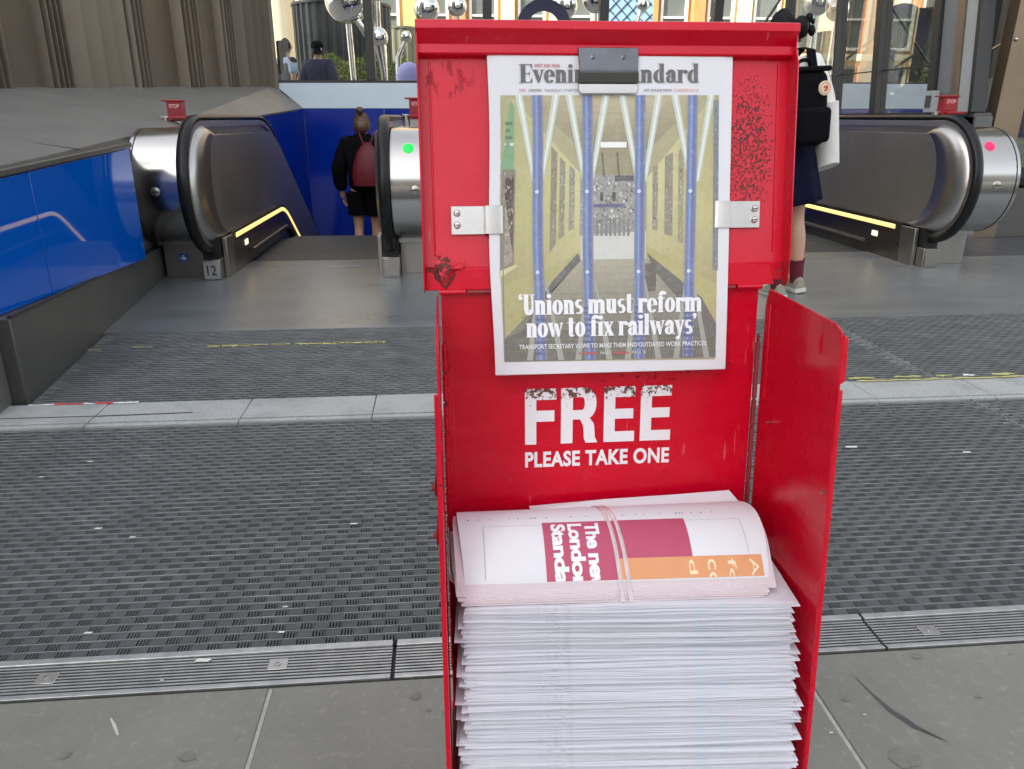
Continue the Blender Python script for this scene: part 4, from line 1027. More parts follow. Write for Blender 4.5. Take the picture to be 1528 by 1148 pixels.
scr = empty('slat_screen', (-2.8, 8.6, 1.3), 'tall bronze metal slat screen rising from the grey ledge behind the blue wall', 'screen')
A = Vector((-3.95, 5.25, 1.17)); Bv = Vector((-2.09, 10.62, 1.385)); d = Bv - A; Ln = d.length; dn = d.normalized(); dxy = Vector((dn.x, dn.y, 0)).normalized(); nn = Vector((dxy.y, -dxy.x, 0))
t = 0; k = 0
pat = [('w', .20), ('w', .18), ('w', .17), ('n', .075), ('n', .07), ('n', .065), ('n', .06), ('g', .06), ('W', .40), ('n', .085), ('n', .08), ('n', .08), ('n', .07), ('n', .07), ('W', .34), ('n', .07), ('n', .07), ('n', .065), ('n', .06), ('n', .06), ('w', .20)]
rs = random.Random(11)
while t < Ln - .05:
    kd, wv = pat[k % len(pat)]; k += 1
    if kd != 'g':
        c = A + d * ((t + wv / 2) / Ln)
        ang = {'w': R(30), 'W': R(-4), 'n': R(68)}[kd] + rs.uniform(-.08, .08)
        u = dxy * cos(ang) + nn * sin(ang); v = Vector((-u.y, u.x, 0))
        L = wv * (.58 if kd != 'n' else 1.15); th = .006
        zb = c.z - .05 - (.02 if kd == 'n' else 0); zt = 4.6
        lean = Vector((.02, .02, 0)) * (zt - zb)
        p = [c - u * L - v * th, c + u * L - v * th, c + u * L + v * th, c - u * L + v * th]
        b = MB(); b.hexa([Vector((q.x, q.y, zb + (.03 if i in (1, 2) else 0))) for i, q in enumerate(p)] + [Vector((q.x, q.y, zt)) for q in p])
        b.build('slat', SLAT, scr)
    t += wv
# something solid well behind the slats so the slits look into a dim space
bk = MB(); q0 = A - nn * .5; q1 = Bv - nn * .35
for (a, b_) in ((-.3, .32), (.345, 1.0)):
    s0 = q0 + (q1 - q0) * a; s1 = q0 + (q1 - q0) * b_
    bk.hexa([(s0.x, s0.y, 1.0), (s1.x, s1.y, 1.0), (s1.x - .05, s1.y, 1.0), (s0.x - .05, s0.y, 1.0), (s0.x, s0.y, 4.6), (s1.x, s1.y, 4.6), (s1.x - .05, s1.y, 4.6), (s0.x - .05, s0.y, 4.6)])
bk.build('backing_wall', MIDPANEL, scr)

# ------------------------------------------------------------------ escalators
def rail_path(n_arc=22):
    cy, cz, r = 5.25, .60, .40; P = []
    for k in range(n_arc + 1):
        a = R(262 - (262 - 90) * k / n_arc); P.append((cy + r * cos(a), cz + r * sin(a)))
    P.append((6.0, 1.0)); P.append((6.9, 1.0))
    for k in range(1, 9):
        a = R(30 * k / 8); P.append((6.9 + 1.2 * sin(a), 1.0 - 1.2 * (1 - cos(a))))
    y, z = P[-1]; P.append((y + 6.0, z - 6.0 * tan(R(30)))); return P
RAIL = rail_path()
def yz_normals(P):
    out = []
    for i in range(len(P)):
        a = P[max(0, i - 1)]; b = P[min(len(P) - 1, i + 1)]; d = Vector((b[0] - a[0], b[1] - a[1])).normalized(); out.append((-d.y, d.x))
    return out
RN = yz_normals(RAIL)
def sweep(sec, x, P=RAIL, N=RN):
    return [[(x + sx, p[0] + n[0] * so, p[1] + n[1] * so) for sx, so in sec] for p, n in zip(P, N)]
SQ = mat('number_plate', (.45, .44, .42), .4, .6)
STICKER = mat('blue_sticker', (.02, .10, .42), .4)
def escalator(name, xl, xr, label, number, lamp, yshift=0.0):
    es = empty(name, ((xl + xr) / 2, 5.3 + yshift, 0), label, 'escalator')
    Y = lambda p: (p[0], p[1] + yshift, p[2])
    def put(mb, nm, m, par=None, **k):
        mb.v = [Y(v) for v in mb.v]; return mb.build(nm, m, par or es, **k)
    for x, s in ((xl, 1), (xr, -1)):                 # s: direction towards the steps
        sec = [(-.033, .004), (-.033, .020), (-.024, .029), (0, .032), (.024, .029), (.033, .020), (.033, .004), (.022, -.004), (-.022, -.004)]
        put(MB().rings(sweep(sec, x)), 'handrail', RAILBLK, smooth=True, angle=60)
        # steel carrier under the handrail
        put(MB().rings(sweep([(-.027, -.006), (.027, -.006), (.027, -.045), (-.027, -.045)], x)), 'rail_guide', STEEL_V, smooth=True)
        # outer drum and decking
        cy, cz, r = 5.25, .60, .352; prof = []
        for k in range(25):
            a = R(270 - 180 * k / 24); prof.append((cy + r * cos(a), cz + r * sin(a)))
        prof += [(10.4, cz + r), (10.4, .20), (cy, .20), ]
        xo0 = x - s * .036; xo1 = x - s * .34
        rings = [[(xx, p[0], p[1]) for p in prof] for xx in (min(xo0, xo1), max(xo0, xo1))]
        prof2 = [p for p in prof[:25]] + [(7.0, cz + r), (7.0, .22), (cy, .22)]
        rings = [[(xx, p[0], p[1]) for p in prof2] for xx in (min(xo0, xo1), max(xo0, xo1))]
        dr = put(MB().rings(rings), 'newel_drum', STEEL, smooth=True, angle=30)
        # seam ring and lock on the drum
        xs_ = x - s * .315
        seam = [(cy + (r + .002) * cos(R(262 - 172 * k / 24)), cz + (r + .002) * sin(R(262 - 172 * k / 24))) for k in range(25)]
        put(MB().rings([[(xs_ - .003, p[0], p[1]), (xs_ + .003, p[0], p[1]), (xs_ + .003, p[0] + .01, p[1]), (xs_ - .003, p[0] + .01, p[1])] for p in seam]), 'seam', RAILBLK, dr)
        def disc(xc, ang, rad, th, nm, m, par):
            a = R(ang); ctr = Vector((xc, cy + r * cos(a), cz + r * sin(a))); nrm = Vector((0, cos(a), sin(a))); tu = Vector((1, 0, 0)); tv = nrm.cross(tu)
            rr = [[ctr + nrm * h + (tu * cos(q) + tv * sin(q)) * q_r for q in [k * pi / 10 for k in range(20)]] for q_r, h in ((rad, -.004), (rad, th * .7), (rad * .85, th))]
            return put(MB().rings(rr), nm, m, par, smooth=True, angle=50), ctr, nrm, tu, tv
        lk, ctr, nrm, tu, tv = disc(x - s * .185, 181, .026, .008, 'lock', STEEL_V, dr)
        e = MB(); a_ = ctr + nrm * .0075; e.hexa([a_ + tu * p + tv * q + nrm * h for h in (0, .003) for p, q in ((-.024, -.003), (.024, -.003), (.024, .003), (-.024, .003))]); put(e, 'lock_slot', BLACK, lk)
        if lamp and s == -1: disc(x - s * .15, 138, .034, .006, 'signal_lamp', lamp, dr)
        # inner steel crescent, lofted from the handrail to the inner panel
        xi = x + s * .075
        arcA = [(cy + .366 * cos(R(255 - 165 * k / 20)), cz + .366 * sin(R(255 - 165 * k / 20))) for k in range(21)]
        arcB = []
        for k in range(21):
            f = k / 20; a = R(265 - 172 * f)
            arcB.append((5.36 + (.215 + .06 * (1 - f)) * cos(a) + .10 * (1 - f), .595 + .315 * sin(a)))
        put(MB().rings([[(x + s * .028, p[0], p[1]) for p in arcA], [(x + s * .058, (p[0] + q[0]) / 2, (p[1] + q[1]) / 2) for p, q in zip(arcA, arcB)], [(xi, q[0], q[1]) for q in arcB]], closed=False, caps=False), 'newel_crescent', STEEL_V, smooth=True, solid=.004)
        fil = arcA + [(6.9, .966)] + [(6.9 + 1.15 * sin(R(30 * q / 8)), .966 - 1.15 * (1 - cos(R(30 * q / 8)))) for q in range(1, 9)]
        fil += [(fil[-1][0] + 5.4, fil[-1][1] - 5.4 * tan(R(30))), (fil[-1][0] + 5.4, fil[-1][1] - 5.4 * tan(R(30)) - .7), (7.2, .25), (5.3, .25)]
        put(MB().prism([(x - .012, p[0], p[1]) for p in fil], (.024, 0, 0)), 'core_plate', PEDESTAL)
        # inner panel
        top = [(y_, z_ - .095) for y_, z_ in RAIL if y_ > 5.3 and z_ > .55 or y_ > 6][0:]
        top = [(6.0, .905), (6.9, .905)] + [(6.9 + 1.1 * sin(R(30 * k / 8)), .905 - 1.1 * (1 - cos(R(30 * k / 8)))) for k in range(1, 9)]
        top.append((top[-1][0] + 5.5, top[-1][1] - 5.5 * tan(R(30))))
        bot = [(5.47, .285), (7.1, .285)] + [(7.1 + .7 * sin(R(30 * k / 6)), .285 - .7 * (1 - cos(R(30 * k / 6)))) for k in range(1, 7)]
        bot.append((bot[-1][0] + 5.5, bot[-1][1] - 5.5 * tan(R(30))))
        poly1 = [(q[0] + .001, q[1]) for q in arcB] + [(6.40, .905), (6.40, .285)]
        put(MB().prism([(xi, p[0], p[1]) for p in poly1], (-s * .012, 0, 0)), 'inner_panel', PANELDK, bevel=.002)
        poly2 = [(6.404, .905)] + top[1:] + bot[::-1][:-1] + [(6.404, .285)]
        put(MB().prism([(xi, p[0], p[1]) for p in poly2], (-s * .012, 0, 0)), 'inner_panel', PANELDK)
        # skirt with the light strip
        sk = [(5.42, .0), (5.44, .280)] + [(p[0], p[1] - .004) for p in bot[1:]] + [(p[0], p[1] - .285) for p in bot[:0:-1]]
        put(MB().prism([(xi + s * .020, p[0], p[1]) for p in sk], (-s * .034, 0, 0)), 'skirt', SKIRT)
        ls = [(5.52, .245)] + [(p[0], p[1] - .042) for p in bot[1:8]] + [(bot[7][0] + .55, bot[7][1] - .042 - .55 * tan(R(30)))]
        Nn = yz_normals(ls)
        put(MB().rings([[(xi + s * .019, p[0] + n[0] * .017, p[1] + n[1] * .017), (xi + s * .024, p[0] + n[0] * .013, p[1] + n[1] * .013), (xi + s * .024, p[0] - n[0] * .013, p[1] - n[1] * .013), (xi + s * .019, p[0] - n[0] * .017, p[1] - n[1] * .017)] for p, n in zip(ls, Nn)]), 'light_strip', LIGHT, smooth=True, angle=60)
        q = MB().box(min(xi + s * .018, xi + s * .025), max(xi + s * .018, xi + s * .025), 5.74, 5.82, .140, .180); put(q, 'small_lamp', LIGHTW, bevel=.003)
        br = [(5.86, .085)] + [(p[0], p[1] - .20) for p in bot[1:]]
        put(MB().tube([(xi + s * .040, p[0], p[1]) for p in br], .020, 8), 'skirt_brush', BRUSH, smooth=True)
        # pedestal blocks below
        xa, xb = sorted((x - s * .33, x - s * .056)); put(MB().box(xa, xb, 5.30, 5.62, 0, .262), 'pedestal', PEDESTAL, bevel=.004)
        xa, xb = sorted((x - s * .054, x + s * .062))
        pd = put(MB().box(xa, xb, 5.17, 5.5, 0, .135), 'pedestal', PEDESTAL, bevel=.004)
        put(MB().box(xa + .004, xb - .004, 5.20, 5.5, .1355, .262), 'handrail_inlet', BLACK, pd)
        xa, xb = sorted((x + s * .064, x + s * .094)); put(MB().box(xa, xb, 5.26, 5.5, 0, .265), 'pedestal', PEDESTAL, bevel=.004)
        # front plate with the number
        if number and s == 1:
            npl = put(MB().box(x - .046, x + .054, 5.162, 5.169, .010, .125), 'number_plate', SQ, pd, bevel=.002)
            tv, tf = fit_text(number, .060, .066, .012)
            t = MB(); t.add([(x - .024 + u, 5.1605, .034 + v) for u, v in tv], tf); put(t, 'numerals', INK, npl)
            st = put(MB().box(x - .235, x - .175, 5.296, 5.2995, .105, .160), 'sticker', STICKER, es)
            t = MB()
            for (px_, pz_, w_, h_) in ((-.205, .143, .010, .010), (-.205, .126, .016, .020), (-.222, .128, .006, .016), (-.190, .126, .005, .022)):
                t.box(x + px_ - w_ / 2, x + px_ + w_ / 2, 5.2945, 5.2958, pz_ - h_ / 2, pz_ + h_ / 2)
            put(t, 'pictogram', WHITE, st)
        else:
            put(MB().box(x - .050, x + .050, 5.162, 5.169, .010, .125), 'inspection_plate', PEDESTAL, pd, bevel=.002)
    # comb plate and steps
    xi0, xi1 = xl + .098, xr - .098
    put(MB().box(xi0, xi1, 5.602 - yshift if yshift > 0 else 5.602, 5.84, -.04, .006), 'comb_plate', PLATE, bevel=.002)
    n = int((xi1 - xi0) / .018)
    for k in range(9):
        y0 = 5.846 + k * .402
        z = 0 if y0 < 6.9 else None
        if z is None:
            j = k - 3; z = -(.04 if j == 0 else .14 if j == 1 else .14 + .205 * (j - 1))
        b = MB(); b.box(xi0, xi1, y0, y0 + .396, z - .20, z - .010)
        stp = put(b, 'step', STEPDK)
        b = MB()
        for i in range(n):
            xx = xi0 + .006 + i * .018; b.box(xx, xx + .0085, y0 + .004, y0 + .394, z - .0102, z)
        stuff(put(b, 'tread_ribs', STEPM, stp))
    return es
STEPM = mat('step_aluminium', (.16, .165, .165), .45, .6, ns=20, na=.25); STEPDK = mat('step_dark', (.025, .025, .026), .6)
escalator('escalator', -1.53, -.355, 'down escalator numbered 12 with black handrails and green signal lamp beside blue wall', '12', GREEN)
escalator('escalator', 1.56, 3.45, 'escalator with red signal lamp and lit skirt strip before the glazed screen', None, REDL, .02)
# infill decking between the two escalators
dk = empty('escalator_decking', (.6, 7, 0), 'flat steel decking filling the gap between the two escalators', 'decking')
MB().box(-.005, 1.21, 5.28, 10.48, .02, .62).build('decking_body', SKIRT, dk, bevel=.01)
MB().box(-.005, 1.21, 5.27, 10.48, .622, .64).build('decking_top', STEEL_V, dk, bevel=.004)

# emergency stop boxes on short posts
STOPT = mat('stop_lettering', (.72, .40, .38), .5)
def stop_box(x, y, z, label, s=1.0, rot=0.0, base=.6):
    e = empty('emergency_stop_box', (x, y, base), label, 'stop button')
    MB().tube([(x - .055, y + .02, base), (x - .055, y + .02, z + .012)], .024, 12).build('post', STEEL_V, e, smooth=True)
    MB().box(x - .082, x - .026, y - .006, y + .046, z + .012, z + .022).build('post_cap', STEEL_V, e, bevel=.002)
    bd = MB().box(x - .028, x + .085, y - .02, y + .055, z - .01, z + .125).build('housing', RED_PLASTIC, e, bevel=.004)
    MB().box(x - .060, x + .092, y - .032, y + .058, z + .1255, z + .137).build('hood', RED_PLASTIC, bd, bevel=.003)
    MB().box(x - .010, x + .120, y - .075, y - .021, z + .006, z + .022).build('flap', RED_PLASTIC, bd, bevel=.003)
    MB().box(x - .018, x + .076, y - .024, y - .0205, z + .030, z + .118).build('face_plate', DKRED, bd, bevel=.001)
    tv, tf = fit_text('STOP', .072, .026, .015)
    t = MB(); t.add([(x - .008 + u, y - .0252, z + .080 + v) for u, v in tv], tf); t.build('lettering', STOPT, bd)
    MB().box(x - .028, x + .05, y + .0, y + .05, base, z - .011).build('bracket', STEEL_V, e, bevel=.003)
    return e
stop_box(-1.985, 6.25, 1.0, 'red STOP box on steel post behind the drum of escalator 12 by the ledge', base=.80)
stop_box(-.20, 6.05, 1.015, 'red STOP box behind the green lamp drum, half hidden by the lid', base=.90)
stop_box(3.83, 5.92, 1.035, 'red STOP box on steel post behind the red lamp drum before the glazed screen', base=.90)

# ------------------------------------------------------------------ glazed screen on the right
fa = empty('glazed_screen', (4.5, 7.6, 0), 'raked dark framed glass screen beside the escalator with red lamp', 'glass wall')
FX = 4.5
def fp(y, z, dx=0.0): return Vector((FX + dx, y + max(0.0, z - 1.05) * .14, z))
def fbar(y0, y1, z0, z1, d0, d1, name, m, par=fa, bev=.003):
    b = MB(); b.hexa([fp(y0, z0, d0), fp(y1, z0, d0), fp(y1, z0, d1), fp(y0, z0, d1), fp(y0, z1, d0), fp(y1, z1, d0), fp(y1, z1, d1), fp(y0, z1, d1)])
    return b.build(name, m, par, bevel=bev)
ZT = 4.8
fbar(6.50, 10.48, -4, 1.02, 0, .15, 'base_wall', mat('base_wall_grey', (.10, .105, .10), .35, ns=2, na=.2))
fbar(6.60, 10.46, 1.021, 1.055, -.02, .12, 'sill', MULL)
for (a, b_, nm, m, d0, d1) in [(6.54, 6.585, 'mullion', MULL, -.03, .10), (6.590, 6.765, 'panel', GREYPANEL, -.005, .08), (6.768, 6.845, 'mullion', BRONZE, -.03, .10), (6.85, 7.09, 'panel', MIDPANEL, .0, .08), (7.095, 7.20, 'mullion', MULL, -.03, .10), (8.09, 8.20, 'mullion', MULL, -.03, .10), (9.02, 9.06, 'mullion', MULL, -.03, .10), (10.40, 10.46, 'mullion', MULL, -.03, .10)]:
    fbar(a, b_, 1.056, ZT, d0, d1, nm, m)
for (a, b_) in ((7.204, 8.086), (8.204, 9.016), (9.064, 10.396)):
    fbar(a, b_, 1.057, ZT, .03, .038, 'pane', GLASS_DK, bev=0)
    fbar(a, b_, 1.46, 1.472, .022, .046, 'transom', MULL)
# wall end facing the viewer: bronze columns and dark glass
for (x0, x1, nm, m, d0, d1) in [(4.66, 4.90, 'column', BRONZE, -.02, .12), (5.32, 5.44, 'column', BRONZE, -.02, .12), (6.30, 6.45, 'column', BRONZE, -.02, .12)]:
    b = MB(); sh = lambda z: .10 * max(0, z - 1.05)
    b.hexa([(x0, 6.54 + d0, 0), (x1, 6.54 + d0, 0), (x1, 6.54 + d1, 0), (x0, 6.54 + d1, 0), (x0 + .12, 6.54 + d0, ZT), (x1 + .12, 6.54 + d0, ZT), (x1 + .12, 6.54 + d1, ZT), (x0 + .12, 6.54 + d1, ZT)]); b.build(nm, m, fa, bevel=.004)
for (x0, x1) in ((4.905, 5.315), (5.445, 6.295)):
    MB().hexa([(x0, 6.57, .42), (x1, 6.57, .42), (x1, 6.58, .42), (x0, 6.58, .42), (x0 + .12, 6.57, ZT), (x1 + .12, 6.57, ZT), (x1 + .12, 6.58, ZT), (x0 + .12, 6.58, ZT)]).build('pane', GLASS_DK, fa)
    MB().box(x0, x1, 6.545, 6.60, .0, .42).build('base_panel', PLINTH, fa, bevel=.003)
MB().ball((4.73, 6.515, 1.62), .016, 10, 8).build('knob', STEEL_V, fa, smooth=True)
MB().box(4.50, 4.655, 6.53, 6.66, .0, 1.05).build('corner_panel', PLINTH, fa, bevel=.003)
MB().box(4.41, 4.47, 7.02, 7.14, 1.056, 1.24).build('reader_box', GREYPANEL, fa, bevel=.004)
MB().box(4.404, 4.409, 7.04, 7.12, 1.10, 1.20).build('reader_screen', PLINTH, fa)
# room behind the glass; pale slopes and blue bands are reflections built solid
rm = empty('hall_behind_glass', (6.2, 8.4, 0), 'dim hall seen through the raked glass with pale sloping boards standing in for reflections', 'room')
MB().box(7.4, 7.5, 6.7, 12.5, -.2, 5.2).build('back_wall', DKGLASSWALL, rm)
for y, wv, m in ((7.6, .25, MIDPANEL), (8.3, .18, mat('pale_olive_column', (.42, .42, .26), .5)), (8.75, .12, MIDPANEL), (9.4, .30, GREYPANEL), (10.3, .22, MIDPANEL), (11.2, .3, GREYPANEL)):
    MB().box(7.0, 7.2, y, y + wv, 0, 5.0).build('column', m, rm, bevel=.01)
for ya, yb, za, zb in ((7.75, 8.75, 1.62, 1.30), (9.05, 10.25, 1.72, 1.34), (10.5, 12.0, 1.85, 1.4)):
    MB().prism([(5.9, ya, 1.10), (5.9, yb, 1.10), (5.9, yb, zb), (5.9, ya, za)], (.08, 0, 0)).build('standin_parapet', GREYPANEL, rm, bevel=.005)
    MB().box(5.88, 5.99, ya, yb, .80, 1.095).build('reflected_blue_band', BLUE_DEEP, rm, bevel=.003)
    MB().tube([(5.86, ya, za + .28), (5.86, yb, zb + .28)], .018, 8).build('sloping_rail', STEEL_V, rm, smooth=True)
struct(MB().box(4.7, 7.4, 6.7, 12.4, .72, .79).build('hall_floor', MIDPANEL))
struct(MB().box(4.66, 7.6, 6.7, 12.6, 5.0, 5.1).build('hall_ceiling', MIDPANEL))
rod = MB(); rod.tube([(3.35, 9.2, 1.55), (4.35, 9.6, 2.9)], .016, 8)
tag(rod.build('tie_rod', MULL, None, smooth=True), 'thin dark diagonal tie rod crossing before the back glazing', 'rod')

# ------------------------------------------------------------------ glazing across the back
bg_ = empty('back_glazing', (1.2, 10.7, 1.42), 'clear glazing with dark upright mullions above the pale ledge', 'glass wall')
MX = [-2.62, -.865, .62, 2.11, 3.60, 4.95]
MB().box(-2.65, 5.0, 10.625, 10.72, 1.405, 1.455).build('bottom_rail', MULL, bg_, bevel=.004)
for x in MX: MB().box(x - .055, x + .055, 10.62, 10.78, 1.456, 4.7).build('mullion', MULL, bg_, bevel=.004)
for a, b_ in zip(MX[:-1], MX[1:]): MB().box(a + .057, b_ - .057, 10.690, 10.70, 1.457, 4.7).build('pane', GLASS, bg_)

# ------------------------------------------------------------------ the street beyond
ZO = .45
CHROME = mat('polished_steel', (.80, .80, .80), .05, 1.0, ns=3, na=.04, rv=.02)
scu = empty('sphere_sculpture', (-.9, 14, ZO), 'polished steel sculpture of mirror balls on tapering stems beyond the glazing', 'sculpture')
for (x, z, r, y) in [(-1.46, 2.80, .36, 14), (-.99, 2.25, .165, 14), (-.53, 2.27, .090, 14), (-.18, 2.70, .21, 14.1), (.32, 2.73, .16, 14), (-.98, 2.90, .12, 14), (2.15, 2.78, .2, 14.2), (2.62, 2.86, .22, 14.0), (3.45, 2.80, .10, 14.1)]:
    MB().ball((x, y, z), r, 28, 18).build('ball', CHROME, scu, smooth=True)
for pts, r in [([(-.98, 14, 2.80), (-.985, 14, 2.40)], [.05, .055]), ([(-.97, 14, 2.12), (-.92, 14, 1.75), (-.90, 14, ZO)], [.11, .06, .05]), ([(-1.06, 14, 2.12), (-1.12, 14, 1.75), (-1.13, 14, ZO)], [.05, .04, .045]),
               ([(-1.30, 13.9, 2.50), (-1.18, 13.9, 2.28), (-1.10, 14, 2.10)], [.05, .045, .02]), ([(-.56, 14, 2.20), (-.68, 14, 1.95), (-.72, 14, ZO)], [.03, .045, .04]),
               ([(-1.46, 14, 2.5), (-1.44, 14.1, 1.6), (-1.44, 14.1, ZO)], [.05, .05, .07]), ([(-.18, 14.1, 2.55), (-.2, 14.1, ZO)], .05), ([(.32, 14, 2.6), (.3, 14, ZO)], .05), ([(2.15, 14.2, 2.6), (2.2, 14.2, ZO)], .05), ([(2.62, 14, 2.7), (2.6, 14, ZO)], .05), ([(3.30, 14.1, 2.2), (3.35, 14.1, 2.5), (3.42, 14.1, 2.75)], [.06, .05, .03]), ([(3.30, 14.1, 2.25), (3.2, 14.1, ZO)], .055)]:
    MB().tube(pts, r, 12).build('stem', CHROME, scu, smooth=True)

def ribbed(cx, cy, r, z1, n, m, label):
    e = empty('ribbed_kiosk', (cx, cy, ZO), label, 'kiosk'); b = MB()
    ring = []
    for k in range(n * 4):
        a = 2 * pi * k / (n * 4); rr = r * (1.0 if k % 4 < 2 else .955); ring.append((cx + rr * cos(a), cy + rr * sin(a)))
    b.rings([[(x, y, ZO) for x, y in ring], [(x, y, z1) for x, y in ring]]); b.build('ribbed_wall', m, e)
    b = MB(); b.rings([[(cx + q * cos(2 * pi * k / 48), cy + q * sin(2 * pi * k / 48), z) for k in range(48)] for q, z in ((r * 1.02, z1 + .001), (r * 1.02, z1 + .05))]); b.build('rim', m, e)
KD = mat('dark_ribbed_metal', (.030, .034, .034), .4, .2, ns=3, na=.3)
ribbed(-2.02, 18.2, 1.02, 3.18, 34, KD, 'large dark ribbed drum shaped kiosk behind the mirror ball sculpture')
ribbed(-.98, 20.4, .50, 2.98, 18, mat('olive_ribbed_metal', (.17, .165, .11), .45, .2), 'smaller olive ribbed drum kiosk beside the large dark one')

# hedge in a planter
hd = empty('hedge', (-1.5, 15, ZO), 'clipped leafy green hedge in a low planter in front of the dark kiosk', 'hedge')
MB().box(-2.05, -.62, 14.75, 15.25, ZO, 1.05).build('planter', MIDPANEL, hd, bevel=.02)
gL = G('hedge_leaf'); oi = gL.n('ShaderNodeNewGeometry')
gL.set(col=gL.mix(oi.outputs['Random Per Island'], (.09, .14, .02), (.26, .31, .06)), rough=.6); LEAF = gL.m
def leaves(c, r, n, size, seed, m, name, par):
    rs = random.Random(seed); b = MB()
    for _ in range(n):
        p = Vector([c[i] + r[i] * rs.uniform(-1, 1) for i in range(3)]); p.z += .07 * sin(p.x * 9) + .05 * rs.random()
        u = Vector((rs.gauss(0, 1), rs.gauss(0, 1), rs.gauss(0, 1))).normalized(); v = u.cross(Vector((rs.gauss(0, 1), rs.gauss(0, 1), rs.gauss(0, 1)))).normalized()
        L = size * rs.uniform(.6, 1.3); b.add([p - u * L, p + v * L * .4, p + u * L, p - v * L * .4], [(0, 1, 2, 3)])
    return b.build(name, m, par)
leaves((-1.33, 15, 1.56), (.74, .24, .42), 4200, .035, 5, LEAF, 'foliage', hd)
fb = empty('flower_bush', (-.62, 15.4, ZO), 'loose bush with yellow flowers beside the clipped hedge', 'bush')
leaves((-.55, 15.4, 1.30), (.30, .3, .55), 900, .035, 6, LEAF, 'foliage', fb)
leaves((-.55, 15.1, 1.60), (.26, .1, .20), 60, .03, 8, mat('yellow_petal', (.72, .55, .06), .6), 'flowers', fb)
MB().tube([(-.55, 15.4, ZO), (-.55, 15.4, 1.2)], .03, 8).build('stem', SLAT, fb)
LAV = mat('lavender_paint', (.30, .30, .62), .5)
b = MB(); b.rings([[(-.45 + r * cos(k * pi / 12), 12.4 + r * sin(k * pi / 12), z) for k in range(24)] for r, z in ((.19, ZO), (.19, 1.58), (.175, 1.66), (.13, 1.73), (.07, 1.77), (.01, 1.785))])
tag(b.build('bollard', LAV, None, smooth=True), 'lavender round topped bollard outside the back glazing', 'bollard')
# ring sign on a post
rg = empty('ring_sign', (1.63, 13, ZO), 'dark navy ring shaped sign on a post rising behind the red lid', 'sign')
NAVY = mat('navy_enamel', (.012, .010, .060), .35)
b = MB(); n = 40
b.rings([[(1.63 + r * cos(2 * pi * k / n), 13 + y, 2.30 + r * sin(2 * pi * k / n)) for r, y in ((.43, -.03), (.43, .03), (.255, .03), (.255, -.03))] for k in range(n)] + [[(1.63 + r, 13 + y, 2.30) for r, y in ((.43, -.03), (.43, .03), (.255, .03), (.255, -.03))]], caps=False)
b.build('ring', NAVY, rg, smooth=True)
MB().box(1.59, 1.67, 12.97, 13.03, ZO, 1.89).build('post', NAVY, rg, bevel=.01)
# pale blue lattice hoarding
ho = empty('lattice_hoarding', (4.5, 20, ZO), 'pale blue hoarding with a dark diamond lattice beyond the sculpture', 'hoarding')
MB().box(3.9, 5.15, 20, 20.06, ZO, 3.9).build('board', mat('pale_blue_board', (.22, .38, .52), .5), ho)
for k in range(-6, 8):
    for sgn in (1, -1):
        x0_, x1_ = (4.5 + k * .28 - .6 * sgn), (4.5 + k * .28 + .6 * sgn)
        p0 = Vector((x0_, 19.985, 2.7)); p1 = Vector((x1_, 19.985, 3.9)); 
        ts = [t for t in [q / 20 for q in range(21)] if 3.91 < p0.x + (p1.x - p0.x) * t < 5.14]
        if len(ts) > 1: MB().tube([p0.lerp(p1, ts[0]), p0.lerp(p1, ts[-1])], .012, 5).build('lattice_bar', NAVY, ho)

# sunlit building across the street
bd = empty('street_building', (2, 28, ZO), 'sunlit ochre stone building with white framed windows across the street', 'building')
OCH = mat('ochre_stone', (.55, .36, .15), .8, ns=1.2, na=.22, bump=.004, bs=6); ORG = mat('orange_brick', (.52, .21, .07), .8, ns=2, na=.2)
CRM = mat('cream_stone', (.70, .60, .40), .75, ns=1.5, na=.12); WFR = mat('white_window_frame', (.78, .76, .70), .5)
WGL = mat('street_window_glass', (.10, .11, .10), .08, ns=1, na=.4)
MB().box(-16, 30, 28.3, 36, ZO, 13).build('wall', OCH, bd)
pitch = 1.62; x = -15.5; k = 0
while x < 29:
    MB().box(x - .22, x + .22, 28.0, 28.299, ZO, 12.8).build('pier', [OCH, CRM, ORG][(k * 2 + k // 3) % 3] if k % 4 else CRM, bd, bevel=.02)
    for z0_, z1_ in ((.9, 2.7), (3.2, 5.2), (5.9, 7.7)):
        wn = MB()
        xa, xb = x + .34, x + pitch - .34
        for (a, b_, c, d_) in ((xa, xa + .09, z0_, z1_), (xb - .09, xb, z0_, z1_), (xa + .091, xb - .091, z0_, z0_ + .1), (xa + .091, xb - .091, z1_ - .1, z1_), (xa + .091, xb - .091, (z0_ + z1_) / 2 - .03, (z0_ + z1_) / 2 + .03)):
            wn.box(a, b_, 28.18, 28.299, c, d_)
        wo = wn.build('window', WFR, bd)
        MB().box(xa + .09, xb - .09, 28.27, 28.298, z0_ + .1, z1_ - .1).build('pane', WGL, wo)
    x += pitch; k += 1
for z_, h in ((2.85, .22), (5.45, .25), (8.1, .3)):
    MB().box(-16, 30, 27.9, 27.999, z_, z_ + h).build('string_course', CRM, bd, bevel=.02)
MB().box(-16, 30, 27.7, 28.5, 13.001, 13.5).build('cornice', CRM, bd, bevel=.03)
co = empty('stone_column', (-4.75, 25, ZO), 'pale cream stone column standing before the ochre building', 'column')
b = MB(); b.rings([[(-4.75 + r * cos(2 * pi * q / 28), 25 + r * sin(2 * pi * q / 28), z_) for q in range(28)] for r, z_ in ((.62, .7), (.60, 3.5), (.54, 7.0))]); b.build('shaft', CRM, co, smooth=True)
MB().box(-5.45, -4.05, 24.3, 25.7, ZO, .7).build('plinth', CRM, co, bevel=.03); MB().box(-5.4, -4.1, 24.35, 25.65, 7.0, 7.4).build('capital', CRM, co, bevel=.03)
